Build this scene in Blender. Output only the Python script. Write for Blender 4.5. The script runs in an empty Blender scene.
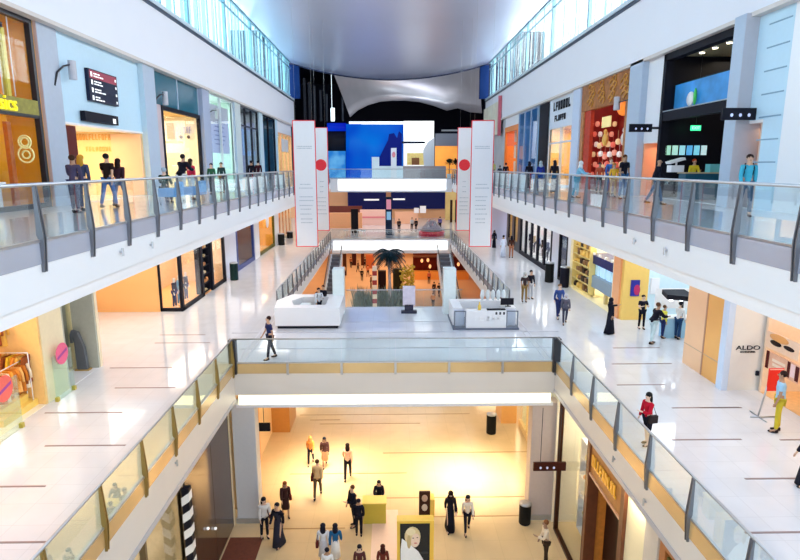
import bpy, bmesh, math, random
from mathutils import Vector, Matrix
random.seed(7)
SC = bpy.context.scene
COL = SC.collection
R = math.radians

# ------------------------------------------------------------------ camera
FPX = 580.0
PITCH = math.atan(114 / FPX)
YAW = -math.atan(11 / FPX * math.cos(PITCH))
CZ = 16.2            # eye height above the ground floor
Z1, Z2 = 7.8, 14.78  # floor heights of level one and level two
XL, XR = -6.8, 7.3   # atrium edges
WL, WR = -12.0, 12.2 # shop lines on level two
camd = bpy.data.cameras.new('camera'); cam = bpy.data.objects.new('camera', camd); COL.objects.link(cam)
camd.sensor_width = 36; camd.lens = FPX / 800 * 36; camd.clip_end = 400
cam.location = (0, 0, CZ); cam.rotation_euler = (math.pi / 2 - PITCH, 0, YAW)
SC.camera = cam

# ------------------------------------------------------------------ world, exposure
SC.view_settings.view_transform = 'Standard'; SC.view_settings.look = 'None'
SC.view_settings.gamma = 1; SC.view_settings.use_curve_mapping = False
SC.view_settings.exposure = 0.0
w = bpy.data.worlds.new('sky'); SC.world = w; w.use_nodes = True
w.node_tree.nodes['Background'].inputs[0].default_value = (0.82, 0.92, 1.0, 1)
w.node_tree.nodes['Background'].inputs[1].default_value = 1.9

def area(name, loc, rot, sx, sy, power, col=(1, 1, 1), portal=False, spread=None):
    l = bpy.data.lights.new(name, 'AREA'); l.shape = 'RECTANGLE'; l.size = sx; l.size_y = sy
    l.energy = power; l.color = col
    if portal: l.cycles.is_portal = True
    if spread: l.spread = R(spread)
    o = bpy.data.objects.new(name, l); COL.objects.link(o); o.location = loc; o.rotation_euler = rot
    return o
# daylight: sky seen through the clerestory windows and the open end behind the camera
area('clerestory_portal', (-12.6, 39, CZ + 10.2), (0, R(-90), 0), 4.8, 70, 1, portal=True)
area('clerestory_portal', (13.0, 39, CZ + 10.2), (0, R(90), 0), 4.8, 70, 1, portal=True)
area('daylight_left', (-15.5, 39, CZ + 11.5), (0, R(-68), 0), 5, 72, 9500, (0.80, 0.93, 1.0))
area('daylight_right', (15.8, 39, CZ + 11.5), (0, R(68), 0), 5, 72, 11500, (0.97, 0.99, 1.0))

# ------------------------------------------------------------------ helpers
def ray(px, py):
    a = (px - 400) / FPX; b = (280 - py) / FPX
    cp, sp = math.cos(PITCH), math.sin(PITCH)
    d = (a, cp + b * sp, -sp + b * cp)
    c, s = math.cos(YAW), math.sin(YAW)
    return Vector((d[0] * c - d[1] * s, d[0] * s + d[1] * c, d[2]))
def P(px, py, X=None, Y=None, Z=None):
    d = ray(px, py)
    t = X / d.x if X is not None else Y / d.y if Y is not None else (Z - CZ) / d.z
    return Vector((d.x * t, d.y * t, CZ + d.z * t))

_M = {}
def M(name, col=(0.8, 0.8, 0.8), rough=0.5, metal=0.0, var=0.06, scale=6.0, emit=0.0, coat=0.0, ecol=None):
    if name in _M: return _M[name]
    m = bpy.data.materials.new(name); m.use_nodes = True
    nt = m.node_tree; b = nt.nodes['Principled BSDF']
    n = nt.nodes.new('ShaderNodeTexNoise'); n.inputs['Scale'].default_value = scale; n.inputs['Detail'].default_value = 3
    tc = nt.nodes.new('ShaderNodeTexCoord'); nt.links.new(tc.outputs['Object'], n.inputs['Vector'])
    mx = nt.nodes.new('ShaderNodeMix'); mx.data_type = 'RGBA'
    mx.inputs['A'].default_value = (*[max(0, c * (1 - var)) for c in col], 1)
    mx.inputs['B'].default_value = (*[min(1, c * (1 + var)) for c in col], 1)
    nt.links.new(n.outputs['Fac'], mx.inputs['Factor']); nt.links.new(mx.outputs['Result'], b.inputs['Base Color'])
    b.inputs['Roughness'].default_value = rough; b.inputs['Metallic'].default_value = metal
    if name.startswith(('cloth', 'hair')) or (max(col) < .13 and metal == 0 and rough > .2): b.inputs['Specular IOR Level'].default_value = .12
    b.inputs['Coat Weight'].default_value = coat; b.inputs['Coat Roughness'].default_value = 0.05
    if emit:
        b.inputs['Emission Color'].default_value = (*(ecol or col), 1); b.inputs['Emission Strength'].default_value = emit
    _M[name] = m
    return m
def GLASS(name, tint=(0.9, 0.97, 0.96), gl=0.12, rough=0.02, gcol=(1, 1, 1)):
    if name in _M: return _M[name]
    m = bpy.data.materials.new(name); m.use_nodes = True; nt = m.node_tree
    for n in list(nt.nodes): nt.nodes.remove(n)
    o = nt.nodes.new('ShaderNodeOutputMaterial'); mx = nt.nodes.new('ShaderNodeMixShader')
    t = nt.nodes.new('ShaderNodeBsdfTransparent'); g = nt.nodes.new('ShaderNodeBsdfGlossy')
    lw = nt.nodes.new('ShaderNodeLayerWeight'); lw.inputs[0].default_value = 0.35
    mr = nt.nodes.new('ShaderNodeMapRange'); mr.inputs['To Min'].default_value = gl * 0.5; mr.inputs['To Max'].default_value = min(1, gl * 4)
    t.inputs[0].default_value = (*tint, 1); g.inputs['Roughness'].default_value = rough; g.inputs[0].default_value = (*gcol, 1)
    nt.links.new(lw.outputs['Fresnel'], mr.inputs['Value']); nt.links.new(mr.outputs[0], mx.inputs[0])
    nt.links.new(t.outputs[0], mx.inputs[1]); nt.links.new(g.outputs[0], mx.inputs[2]); nt.links.new(mx.outputs[0], o.inputs[0])
    _M[name] = m
    return m

class MB:
    """collects shapes and links them as one mesh object"""
    def __init__(s): s.v = []; s.f = []; s.sm = []
    def add(s, vs, fs, smooth=False):
        n = len(s.v); s.v += [tuple(v) for v in vs]; s.f += [[i + n for i in f] for f in fs]; s.sm += [smooth] * len(fs)
        return s
    def box(s, a, b):
        x0, x1 = sorted((a[0], b[0])); y0, y1 = sorted((a[1], b[1])); z0, z1 = sorted((a[2], b[2]))
        return s.add([(x0, y0, z0), (x1, y0, z0), (x1, y1, z0), (x0, y1, z0), (x0, y0, z1), (x1, y0, z1), (x1, y1, z1), (x0, y1, z1)],
                     [(3, 2, 1, 0), (4, 5, 6, 7), (0, 1, 5, 4), (1, 2, 6, 5), (2, 3, 7, 6), (3, 0, 4, 7)])
    def prism(s, poly, axis, a, b):
        """poly of 2D points extruded along an axis from a to b"""
        def mk(p, t):
            if axis == 'x': return (t, p[0], p[1])
            if axis == 'y': return (p[0], t, p[1])
            return (p[0], p[1], t)
        n = len(poly)
        vs = [mk(p, a) for p in poly] + [mk(p, b) for p in poly]
        fs = [list(range(n))[::-1], list(range(n, 2 * n))] + [(i, (i + 1) % n, n + (i + 1) % n, n + i) for i in range(n)]
        return s.add(vs, fs)
    def tube(s, pts, r, n=8, cap=True, smooth=True):
        pts = [Vector(p) for p in pts]; rs = r if isinstance(r, (list, tuple)) else [r] * len(pts)
        vs = []
        for i, p in enumerate(pts):
            d = (pts[min(i + 1, len(pts) - 1)] - pts[max(i - 1, 0)]).normalized()
            u = d.orthogonal().normalized() if abs(d.z) > .9 else d.cross(Vector((0, 0, 1))).normalized()
            if abs(d.z) > .9: u = (Vector((1, 0, 0)) - d * d.x).normalized()
            w_ = d.cross(u)
            for k in range(n):
                a = 2 * math.pi * k / n; vs.append(p + (u * math.cos(a) + w_ * math.sin(a)) * rs[i])
        fs = []
        for i in range(len(pts) - 1):
            for k in range(n):
                fs.append((i * n + k, i * n + (k + 1) % n, (i + 1) * n + (k + 1) % n, (i + 1) * n + k))
        if cap: fs += [list(range(n))[::-1], [(len(pts) - 1) * n + k for k in range(n)]]
        return s.add(vs, fs, smooth)
    def cyl(s, c, r, h, n=16, r2=None):
        return s.tube([c, (c[0], c[1], c[2] + h)], [r, r if r2 is None else r2], n, smooth=False)
    def lathe(s, c, prof, n=20, smooth=True, sx=1, sy=1):
        vs = []; m = len(prof)
        for r_, z in prof:
            for k in range(n):
                a = 2 * math.pi * k / n; vs.append((c[0] + r_ * sx * math.cos(a), c[1] + r_ * sy * math.sin(a), c[2] + z))
        fs = [(i * n + k, i * n + (k + 1) % n, (i + 1) * n + (k + 1) % n, (i + 1) * n + k) for i in range(m - 1) for k in range(n)]
        fs += [list(range(n))[::-1], [(m - 1) * n + k for k in range(n)]]
        return s.add(vs, fs, smooth)
    def ball(s, c, r, n=12, rings=8):
        r = r if isinstance(r, (list, tuple)) else (r, r, r)
        prof = [(math.sin(math.pi * (i + .02) / (rings + .04)), -math.cos(math.pi * (i + .02) / (rings + .04)) * r[2]) for i in range(rings + 1)]
        return s.lathe(c, prof, n, True, r[0], r[1])
    def mesh(s, name):
        m = bpy.data.meshes.new(name); m.from_pydata(s.v, [], s.f); m.polygons.foreach_set('use_smooth', s.sm); m.update()
        return m
    def build(s, name, mat, parent=None, bevel=0, loc=None):
        if parent is not None and parent.get('_world'):
            b = parent.location; base = parent.get('_base') or (0, 0, 0)
            s.v = [(v[0] - base[0], v[1] - base[1], v[2] - base[2]) for v in s.v]
        elif parent is None and loc is not None:
            s.v = [(v[0] - loc[0], v[1] - loc[1], v[2] - loc[2]) for v in s.v]
        o = bpy.data.objects.new(name, s.mesh(name)); COL.objects.link(o)
        if mat: o.data.materials.append(mat)
        if parent is not None:
            o.parent = parent
            if parent.get('_world'): o['_world'] = 1; o['_base'] = parent['_base']
        elif loc is not None: o.location = loc
        if bevel:
            md = o.modifiers.new('bevel', 'BEVEL'); md.width = bevel; md.segments = 2; md.limit_method = 'ANGLE'
        return o

def thing(name, label, cat, loc=(0, 0, 0), rz=0, group=None, world=True):
    o = bpy.data.objects.new(name, None); COL.objects.link(o); o.empty_display_size = .2
    o.location = loc; o.rotation_euler = (0, 0, rz); o['label'] = label; o['category'] = cat
    if group: o['group'] = group
    if world: o['_world'] = 1; o['_base'] = tuple(loc)
    return o
def tag(o, label, cat, group=None, kind=None):
    o['label'] = label; o['category'] = cat
    if group: o['group'] = group
    if kind: o['kind'] = kind
    return o
def struct(name, mb, mat, loc=None):
    o = mb.build(name, mat, None, loc=loc); o['kind'] = 'structure'; return o
def sbox(name, a, b, mat): return struct(name, MB().box(a, b), mat)
_T = {}
def text_mesh(txt, size, depth=0.01):
    k = (txt, size, depth)
    if k not in _T:
        c = bpy.data.curves.new('lettering', 'FONT'); c.body = txt; c.size = size; c.extrude = depth
        c.align_x = 'CENTER'; c.align_y = 'CENTER'
        o = bpy.data.objects.new('lettering', c); COL.objects.link(o)
        bpy.context.view_layer.update()
        _T[k] = bpy.data.meshes.new_from_object(o.evaluated_get(bpy.context.evaluated_depsgraph_get()))
        bpy.data.objects.remove(o)
    return _T[k]
def lettering(txt, size, loc, rot, mat, parent, sx=1.0, depth=0.01):
    """loc in world metres"""
    me = text_mesh(txt, size, depth).copy(); me.materials.clear(); me.materials.append(mat)
    o = bpy.data.objects.new('lettering', me); COL.objects.link(o)
    b = parent.get('_base') or (0, 0, 0)
    o.parent = parent; o.location = (loc[0] - b[0], loc[1] - b[1], loc[2] - b[2]); o.rotation_euler = rot; o.scale = (sx, 1, 1)
    return o
ROT_LEFT = (R(90), 0, R(90))     # text on a left wall, read from the atrium
ROT_RIGHT = (R(90), 0, R(-90))
ROT_FRONT = (R(90), 0, 0)

# ------------------------------------------------------------------ materials
white = M('white_plaster', (0.80, 0.81, 0.86), 0.5, var=.02, scale=.6)
upper = M('upper_wall_plaster', (0.85, 0.86, 0.92), 0.55, var=.02, scale=.5)
fascia = M('fascia_panel', (0.84, 0.88, 0.94), 0.35, var=.02, scale=.5)
lipm = M('fascia_lip', (0.90, 0.92, 0.97), 0.35, var=.02)
steel = M('brushed_steel', (0.50, 0.52, 0.56), 0.3, 0.8, var=.1, scale=14)
postm = M('railing_post_steel', (0.17, 0.18, 0.21), 0.4, 0.5, var=.1)
bluegrey = M('blue_grey_cladding', (0.46, 0.55, 0.68), 0.4, var=.04)
greyclad = M('grey_cladding', (0.50, 0.50, 0.55), 0.35, var=.04)
paleblue = M('pale_blue_panel', (0.55, 0.76, 0.90), 0.4, var=.03)
black = M('black_panel', (0.012, 0.012, 0.02), 0.55)
dark = M('dark_metal', (0.03, 0.03, 0.04), 0.35, 0.3)
wht = M('white_lacquer', (0.9, 0.9, 0.92), 0.3, var=.01)
wtext = M('white_lettering', (0.95, 0.95, 0.95), 0.5, emit=.6)
orange = M('orange_panel', (0.95, 0.42, 0.08), 0.4, var=.15, scale=1.2)
peach = M('peach_panel', (0.90, 0.58, 0.36), 0.35, var=.08, scale=.8)
gold = M('gold_panel', (0.80, 0.50, 0.05), 0.35, var=.2, scale=3)
red = M('red_panel', (0.75, 0.03, 0.03), 0.4)
brown = M('brown_timber', (0.16, 0.05, 0.02), 0.35, var=.3, scale=5)
navy = M('navy_panel', (0.01, 0.015, 0.12), 0.35)
glass = GLASS('railing_glass', (0.93, 0.985, 0.99), .06)
shopglass = GLASS('shop_glass', (0.96, 0.98, 0.98), .05)

def floor_mat(name, col, tile=0.9, rough=0.10, warm=0.0):
    m = bpy.data.materials.new(name); m.use_nodes = True; nt = m.node_tree; b = nt.nodes['Principled BSDF']
    tc = nt.nodes.new('ShaderNodeTexCoord'); br = nt.nodes.new('ShaderNodeTexBrick'); no = nt.nodes.new('ShaderNodeTexNoise')
    nt.links.new(tc.outputs['Object'], br.inputs['Vector']); nt.links.new(tc.outputs['Object'], no.inputs['Vector'])
    no.inputs['Scale'].default_value = 1.3
    br.inputs['Scale'].default_value = 1; br.inputs['Brick Width'].default_value = tile; br.inputs['Row Height'].default_value = tile
    br.offset = 0; br.inputs['Mortar Size'].default_value = 0.006
    br.inputs['Color1'].default_value = (*col, 1); br.inputs['Color2'].default_value = (*[c * .965 for c in col], 1)
    br.inputs['Mortar'].default_value = (*[c * .82 for c in col], 1)
    mx = nt.nodes.new('ShaderNodeMix'); mx.data_type = 'RGBA'; mx.blend_type = 'MULTIPLY'; mx.inputs['Factor'].default_value = .12
    nt.links.new(br.outputs['Color'], mx.inputs['A']); nt.links.new(no.outputs['Fac'], mx.inputs['B'])
    nt.links.new(mx.outputs['Result'], b.inputs['Base Color'])
    b.inputs['Roughness'].default_value = rough; b.inputs['Specular IOR Level'].default_value = .8
    return m
fl0 = floor_mat('ground_floor_stone', (0.82, 0.62, 0.36), 1.2, .13)
fl1 = floor_mat('level_one_tile', (0.80, 0.81, 0.86), .9, .07)
fl2 = floor_mat('level_two_tile', (0.86, 0.91, 0.96), .9, .10)

# ------------------------------------------------------------------ setting: slabs, floors, walls, ceiling
sbox('floor', (-24, -8, -0.3), (24, 125, 0), fl0)
YB0, YB1 = 24.2, 34.2       # near bridge of level one
YF = 68.0                   # far bridges
def slab(name, x0, x1, y0, y1, z, t, mat):
    return sbox(name, (x0, y0, z - t), (x1, y1, z), mat)
LO = 18.5                   # outer edge of gallery slabs
def edge(side, X, y0, y1, z, drop, matf):
    """fascia along the atrium edge: strip, face and bright bevelled lip"""
    s = side
    p = [(X, z), (X + s * -.0, z - .45), (X, z - .45)]
    MBs = MB().prism([(X - s * .02, z - .02), (X - s * .02, z - .46), (X + s * .25, z - .46), (X + s * .25, z - .02)], 'y', y0, y1)
    struct('trim_edge_strip', MBs, steelstrip)
    prof = [(X, z - .46), (X, z - drop + .28), (X + s * .10, z - drop + .25), (X + s * .10, z - drop), (X + s * .5, z - drop), (X + s * .5, z - .46)]
    struct('trim_fascia', MB().prism(prof, 'y', y0, y1), matf)
    struct('trim_lip', MB().prism([(X + s * .09, z - drop + .25), (X + s * .09, z - drop - .02), (X + s * .5, z - drop - .02), (X + s * .5, z - drop + .25)], 'y', y0, y1), lipm)
steelstrip = M('edge_strip_panel', (0.46, 0.50, 0.62), 0.25, 0.25, var=.08, scale=.7)
reflstrip = M('painted_reflection_strip', (0.72, 0.52, 0.26), 0.25, 0.4, var=.25, scale=.5)  # orange reflection painted into the strip colour
# level two
slab('floor_level_two_left', XL - .02, -LO, -6, YF, Z2, .5, fl2)
slab('floor_level_two_right', XR + .02, LO, -6, YF, Z2, .5, fl2)
edge(-1, XL, -6, YF, Z2, 1.45, fascia); edge(1, XR, -6, YF, Z2, 1.45, fascia)
slab('floor_level_two_far', -LO, LO, YF + .02, 120, Z2, .6, fl2)
# level one
slab('floor_level_one_left', XL - .02, -LO, -6, YF, Z1, .5, fl1)
slab('floor_level_one_right', XR + .02, LO, -6, YF, Z1, .5, fl1)
slab('floor_level_one_bridge', XL - .02, XR + .02, YB0, YB1, Z1 + .002, .5, fl1)
slab('floor_level_one_far', -LO, LO, YF + .02, 120, Z1, .6, fl1)
def edge1(side, X, y0, y1, drop):
    s = side; z = Z1
    struct('trim_edge_strip', MB().prism([(X - s * .02, z - .02), (X - s * .02, z - .50), (X + s * .25, z - .50), (X + s * .25, z - .02)], 'y', y0, y1), reflstrip)
    struct('trim_fascia', MB().prism([(X, z - .50), (X, z - drop), (X + s * .5, z - drop), (X + s * .5, z - .50)], 'y', y0, y1), fasc1)
    struct('trim_lip', MB().prism([(X - s * .02, z - drop + .12), (X - s * .02, z - drop - .06), (X + s * .5, z - drop - .06), (X + s * .5, z - drop + .12)], 'y', y0, y1), greyclad)
fasc1 = M('lower_fascia_panel', (0.74, 0.70, 0.66), 0.4, var=.04, scale=.8)
edge1(-1, XL, -6, YB0, 1.75); edge1(1, XR, -6, YB0, 1.42)
edge(-1, XL, YB1, YF, Z1, 1.45, fascia); edge(1, XR, YB1, YF, Z1, 1.45, fascia)
# bridge front: strip, fascia, recessed lit cove
struct('trim_bridge_strip', MB().box((XL, YB0 - .02, Z1 - .50), (XR, YB0 + .2, Z1 - .02)), reflstrip)
struct('trim_bridge_fascia', MB().box((XL, YB0, Z1 - 1.50), (XR, YB0 + .4, Z1 - .50)), fasc1)
cove = M('cove_light', (1.0, 0.90, 0.62), 0.5, emit=1.6)
struct('trim_bridge_cove', MB().box((XL + .1, YB0 + .12, Z1 - 1.98), (XR - .1, YB0 + .5, Z1 - 1.50)), cove)
struct('trim_bridge_soffit', MB().box((XL, YB0 + .05, Z1 - 2.12), (XR, YB1, Z1 - 1.99)), white)
struct('trim_bridge_back', MB().box((XL, YB1 - .4, Z1 - 1.4), (XR, YB1, Z1 - .02)), fascia)
# far bridges
brightband = M('lit_bridge_band', (0.95, 0.97, 1.0), 0.5, emit=1.1)
struct('trim_far_band', MB().box((-5.9, YF - .06, Z2 - 1.35), (6.6, YF + .1, Z2 - .1)), brightband)
struct('trim_far_fascia', MB().box((XL, YF, Z2 - 1.55), (XR, YF + .6, Z2 - .02)), fascia)
struct('trim_far_band', MB().box((-6.6, YF - .06, Z1 - 1.35), (6.9, YF + .1, Z1 - .25)), brightband)
struct('trim_far_fascia', MB().box((XL, YF, Z1 - 1.75), (XR, YF + .6, Z1 - .02)), fascia)
# upper walls and soffit lip
SO = CZ + 4.92; SILL = CZ + 7.75; TOPW = CZ + 12.4; YE = 74.5
sbox('wall_left_upper', (-11.7, -6, SO), (-12.4, YE, SILL), upper)
sbox('wall_right_upper', (12.0, -6, SO), (12.8, YE, SILL), upper)
lipb = M('beige_lip', (0.70, 0.64, 0.60), 0.5, var=.05)
sbox('trim_left_soffit', (-11.6, -6, SO - .12), (-12.3, YE, SO + .02), lipb)
sbox('trim_right_soffit', (11.9, -6, SO - .12), (12.6, YE, SO + .02), lipb)
sillm = M('dark_window_frame', (0.05, 0.08, 0.12), 0.35, .4)
sbox('trim_left_sill', (-11.66, -6, SILL - .02), (-12.3, YE, SILL + .16), sillm)
sbox('trim_right_sill', (11.95, -6, SILL - .02), (12.7, YE, SILL + .16), sillm)
lightsill = M('pale_sill', (0.65, 0.78, 0.85), .4)
sbox('trim_left_sill_cap', (-11.60, -6, SILL + .16), (-12.3, YE, SILL + .36), lightsill)
sbox('trim_right_sill_cap', (11.90, -6, SILL + .16), (12.7, YE, SILL + .36), lightsill)
# ceiling: metal belly hanging between the clerestories
def ceil_mat():
    m = M('ceiling_satin', (0.62, 0.66, 0.84), 0.36, 0.45, var=.08, scale=.12); return m
vs, fs = [], []; NX, NY = 32, 20
for th in (0, .35):
    for j in range(NY + 1):
        y = -6 + (YE + 6) * j / NY
        for i in range(NX + 1):
            u = i / NX * 2 - 1; x = 0.15 + u * 12.2
            vs.append((x, y, CZ + 12.35 - 1.9 * (1 - u * u) + th))
K = (NX + 1) * (NY + 1)
for j in range(NY):
    for i in range(NX):
        a = j * (NX + 1) + i; fs.append((a, a + NX + 1, a + NX + 2, a + 1)); fs.append((K + a, K + a + 1, K + a + NX + 2, K + a + NX + 1))
for i in range(NX):
    a = NY * (NX + 1) + i; fs.append((a, K + a, K + a + 1, a + 1))
struct('ceiling', MB().add(vs, fs, True), ceil_mat())
struct('trim_ceiling_end', MB().add(*(lambda: (
    [(0.15 + (i / 24 * 2 - 1) * 12.2, y, CZ + 12.35 - 1.9 * (1 - (i / 24 * 2 - 1) ** 2) + dz) for i in range(25) for y in (YE, YE + .3) for dz in (-.12, .6)],
    [f for i in range(24) for a in (i * 4,) for f in ((a, a + 4, a + 5, a + 1), (a + 2, a + 3, a + 7, a + 6), (a, a + 2, a + 6, a + 4), (a + 1, a + 5, a + 7, a + 3))]))()), M('dark_edge', (0.05, .06, .12), .4))
# clerestory windows
mull = M('teal_mullion', (0.22, 0.42, 0.50), 0.35, .2)
frostL = GLASS('clerestory_glass_left', (0.90, 0.98, 1.0), .04)
def TRANSL(name, col):
    m = bpy.data.materials.new(name); m.use_nodes = True; nt = m.node_tree
    for n in list(nt.nodes): nt.nodes.remove(n)
    o = nt.nodes.new('ShaderNodeOutputMaterial'); t = nt.nodes.new('ShaderNodeBsdfTranslucent'); t.inputs[0].default_value = (*col, 1)
    d = nt.nodes.new('ShaderNodeBsdfDiffuse'); d.inputs[0].default_value = (*col, 1); mx = nt.nodes.new('ShaderNodeMixShader'); mx.inputs[0].default_value = .3
    nt.links.new(t.outputs[0], mx.inputs[1]); nt.links.new(d.outputs[0], mx.inputs[2]); nt.links.new(mx.outputs[0], o.inputs[0]); return m
louvL = TRANSL('frosted_blind_left', (0.55, 0.66, 0.68)); louvR = TRANSL('frosted_blind_right', (0.55, 0.62, 0.64))
for side, X, s in (('left', -11.95, -1), ('right', 12.3, 1)):
    ys = [8.25 * k + (4.0 if s < 0 else 4.7) for k in range(-1, 9)]
    ys = [y for y in ys if y < YE - 2] + [YE - .3]
    for k in range(len(ys) - 1):
        y0, y1 = ys[k], ys[k + 1]
        f = MB()
        f.box((X - .1, y0 - .11, SILL + .3), (X + .1, y0 + .11, TOPW)); f.box((X - .1, y0, TOPW - .18), (X + .1, y1, TOPW))
        f.box((X - .05, y0, SILL + 3.75), (X + .05, y1, SILL + 3.85)); f.box((X - .1, y0, SILL + .3), (X + .1, y1, SILL + .45))
        n = 4 if s < 0 else 3
        for q in range(1, n): f.box((X - .03, y0 + (y1 - y0) * q / n - .02, SILL + .4), (X + .03, y0 + (y1 - y0) * q / n + .02, TOPW - .1))
        o = f.build('window_%d' % (k + 1 + (20 if s > 0 else 0)), mull); o['kind'] = 'structure'
        MB().box((X + s * .01, y0, SILL + .3), (X + s * .02, y1, TOPW)).build('pane', frostL if s < 0 else shopglass, o)
        lv = MB()
        q = y0 + .5
        while q < y1 - .9:
            wd = random.choice((.3, .5, .8)) * (1 if s < 0 else .35); lv.box((X + s * .5, q, SILL + .3), (X + s * .53, q + wd, TOPW + .2)); q += wd + random.choice((.3, .6, .9)) * (1 if s < 0 else 1.5)
        lv.build('blind', louvL if s < 0 else louvR, o)
# blue end posts beside the ceiling end
bluem = M('blue_end_post', (0.0, 0.018, 0.10), .6)
sbox('trim_end_post_left', (-12.1, YE, SILL + .4), (-10.9, YE + .5, TOPW - .3), bluem)
sbox('trim_end_post_right', (12.3, YE, SILL + .4), (11.2, YE + .5, TOPW - .3), bluem)

# ------------------------------------------------------------------ railings
fin_h = .55
def post_profile():
    # (offset from edge towards the void, height above floor)
    return [(.0, 1.04), (.04, 1.04), (.11, .12), (.11, -.02), (.06, -.62), (.0, -.62), (.02, -.02), (-.02, .10)]
def railing(name, label, side, X, y0, y1, z, step, glm=glass, pm=postm, hm=steel, ph=None):
    """railing along Y at edge X; side is the direction of the floor"""
    root = thing(name, label, 'railing', (X, y0, z)); s = side
    MB().tube([(X, y0, z + 1.07), (X, y1, z + 1.07)], .035, 8).build('handrail', hm, root)
    MB().box((X - .02, y0, z - .03), (X + .04, y1, z + .02)).build('bottom_channel', hm, root)
    y = y0 if ph is None else ph
    ys = []
    while y <= y1 + .01: ys.append(y); y += step
    for y in ys:
        pr = [(X - s * a, z + b) for a, b in post_profile()]
        MB().prism(pr, 'y', y - .055, y - .025).prism(pr, 'y', y + .025, y + .055).box((X - s * .05, y - .03, z - .3), (X + s * .02, y + .03, z - .22)).build('post', pm, root)
    b = [y0] + [y for y in ys if y0 + .2 < y < y1 - .2] + [y1]
    for i in range(len(b) - 1):
        MB().box((X + s * .004, b[i] + .03, z - .02), (X + s * .018, b[i + 1] - .03, z + 1.03)).build('glass_panel', glm, root)
    return root
def railing_x(label, x0, x1, Y, z, n, hm=steel, glm=glass, endposts=False):
    root = thing('glass_railing', label, 'railing', (x0, Y, z))
    MB().tube([(x0, Y, z + 1.07), (x1, Y, z + 1.07)], .035, 8).build('handrail', hm, root)
    MB().box((x0, Y - .03, z - .04), (x1, Y + .03, z + .03)).build('bottom_channel', hm, root)
    for i in range(n):
        a = x0 + (x1 - x0) * i / n; b = x0 + (x1 - x0) * (i + 1) / n
        MB().box((a + .012, Y - .008, z - .02), (b - .012, Y + .008, z + 1.03)).build('glass_panel', glm, root)
    for i in range(1, n):
        if endposts: MB().box((x0 + (x1 - x0) * i / n - .05, Y - .08, z - .55), (x0 + (x1 - x0) * i / n + .05, Y - .02, z + .02)).build('clamp', steel, root)
    if endposts:
        for x in (x0, x1): MB().box((x - .16, Y - .16, z - .5), (x + .16, Y + .16, z + 1.05)).build('post', dark, root, .02)
    return root
railing('glass_railing', 'glass balustrade with grey fin posts along the left edge of the top gallery', -1, XL, 3, YF, Z2, 1.9, ph=11.35 - 3.8)
railing('glass_railing', 'glass balustrade with grey fin posts along the right edge of the top gallery', 1, XR, 3, YF, Z2, 1.9, ph=12.0 - 5.7)
glw = GLASS('reflection_tinted_glass', (0.90, 0.94, 0.84), .10)  # yellow green tint paints a reflection into the glass colour
postw = M('bronze_post', (0.30, 0.20, 0.06), .4, .5)
railing('glass_railing', 'balustrade with painted yellow reflection sloping down the lower left to the bridge corner', -1, XL, 6, YB0, Z1, 2.3, glm=glw, pm=postw, ph=7.9)
railing('glass_railing', 'balustrade on the lower right with the woman in red behind it', 1, XR, 6, YB0, Z1, 2.3, pm=postm, ph=8.0)
railing('glass_railing', 'left gallery balustrade on the middle floor running back beyond the white counter', -1, XL, YB1, YF, Z1, 1.9)
railing('glass_railing', 'right gallery balustrade on the middle floor running back beyond the bridge', 1, XR, YB1, YF, Z1, 1.9)
railing_x('long frameless glass balustrade across the front of the bridge', XL, XR, YB0, Z1, 6, endposts=True)
railing_x('glass balustrade at the back of the bridge before the palm', -2.6, 4.4, YB1, Z1, 3)
railing_x('glass balustrade on the far bridge of the top floor', XL, XR, YF, Z2, 8)
railing_x('glass balustrade on the far bridge of the middle floor', XL, XR, YF, Z1, 8)
# columns under the bridge
for x0, x1, lb in ((-7.05, -6.02, 'left grey clad column under the bridge beside the dark shopfront'), (6.4, 7.6, 'right grey clad column under the bridge behind the hanging black sign')):
    t = thing('column', lb, 'column', ((x0 + x1) / 2, 24.8, 0))
    MB().box((x0, 24.3, 0), (x1, 25.0, Z1 - 2.0)).build('shaft', M('column_grey', (.66, .66, .68), .35, var=.04) if x0 < 0 else M('column_mauve', (.58, .48, .44), .35, var=.06), t, .03)
    MB().box((x0 - .05, 24.25, 0), (x1 + .05, 25.05, .25)).build('base_plate', steel, t)

# ------------------------------------------------------------------ shop shells
LAMPS = []
def shell(side, X, y0, y1, z0, z1, depth, wall, floorm=None, ceil=None, light=None, col=(1, .8, .5), near=True):
    """room behind the shop line: back wall, two cheeks, ceiling, floor and its ceiling lamp"""
    s = -1 if side == 'left' else 1; B = X + s * depth; t = .12
    X = X + s * .02
    m = MB().box((B, y0 + .01, z0), (B + s * t, y1 - .01, z1)).box((X, y1 - t, z0), (B, y1 - .01, z1 - .1))
    if near: m.box((X, y0 + .01, z0), (B, y0 + t, z1 - .1))
    struct('wall_%s_shop' % side, m, wall)
    struct('ceiling_shop', MB().box((X, y0, z1 - .1), (B, y1, z1)), ceil or wall)
    if floorm: struct('floor_shop', MB().box((X, y0 + t, z0), (B, y1 - t, z0 + .015)), floorm)
    if light:
        lt = min(depth, 3) * .6
        area('shop_lamp', ((X + B) / 2, (y0 + y1) / 2, z1 - .25), (0, 0, 0), lt, (y1 - y0) * .7, light * .36 * (y1 - y0), col)
def wallbox(side, X, y0, y1, z0, z1, mat, t=.3, name=None):
    s = -1 if side == 'left' else 1
    return struct(name or 'wall_%s_panel' % side, MB().box((X, y0, z0), (X + s * t, y1, z1)), mat)
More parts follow.
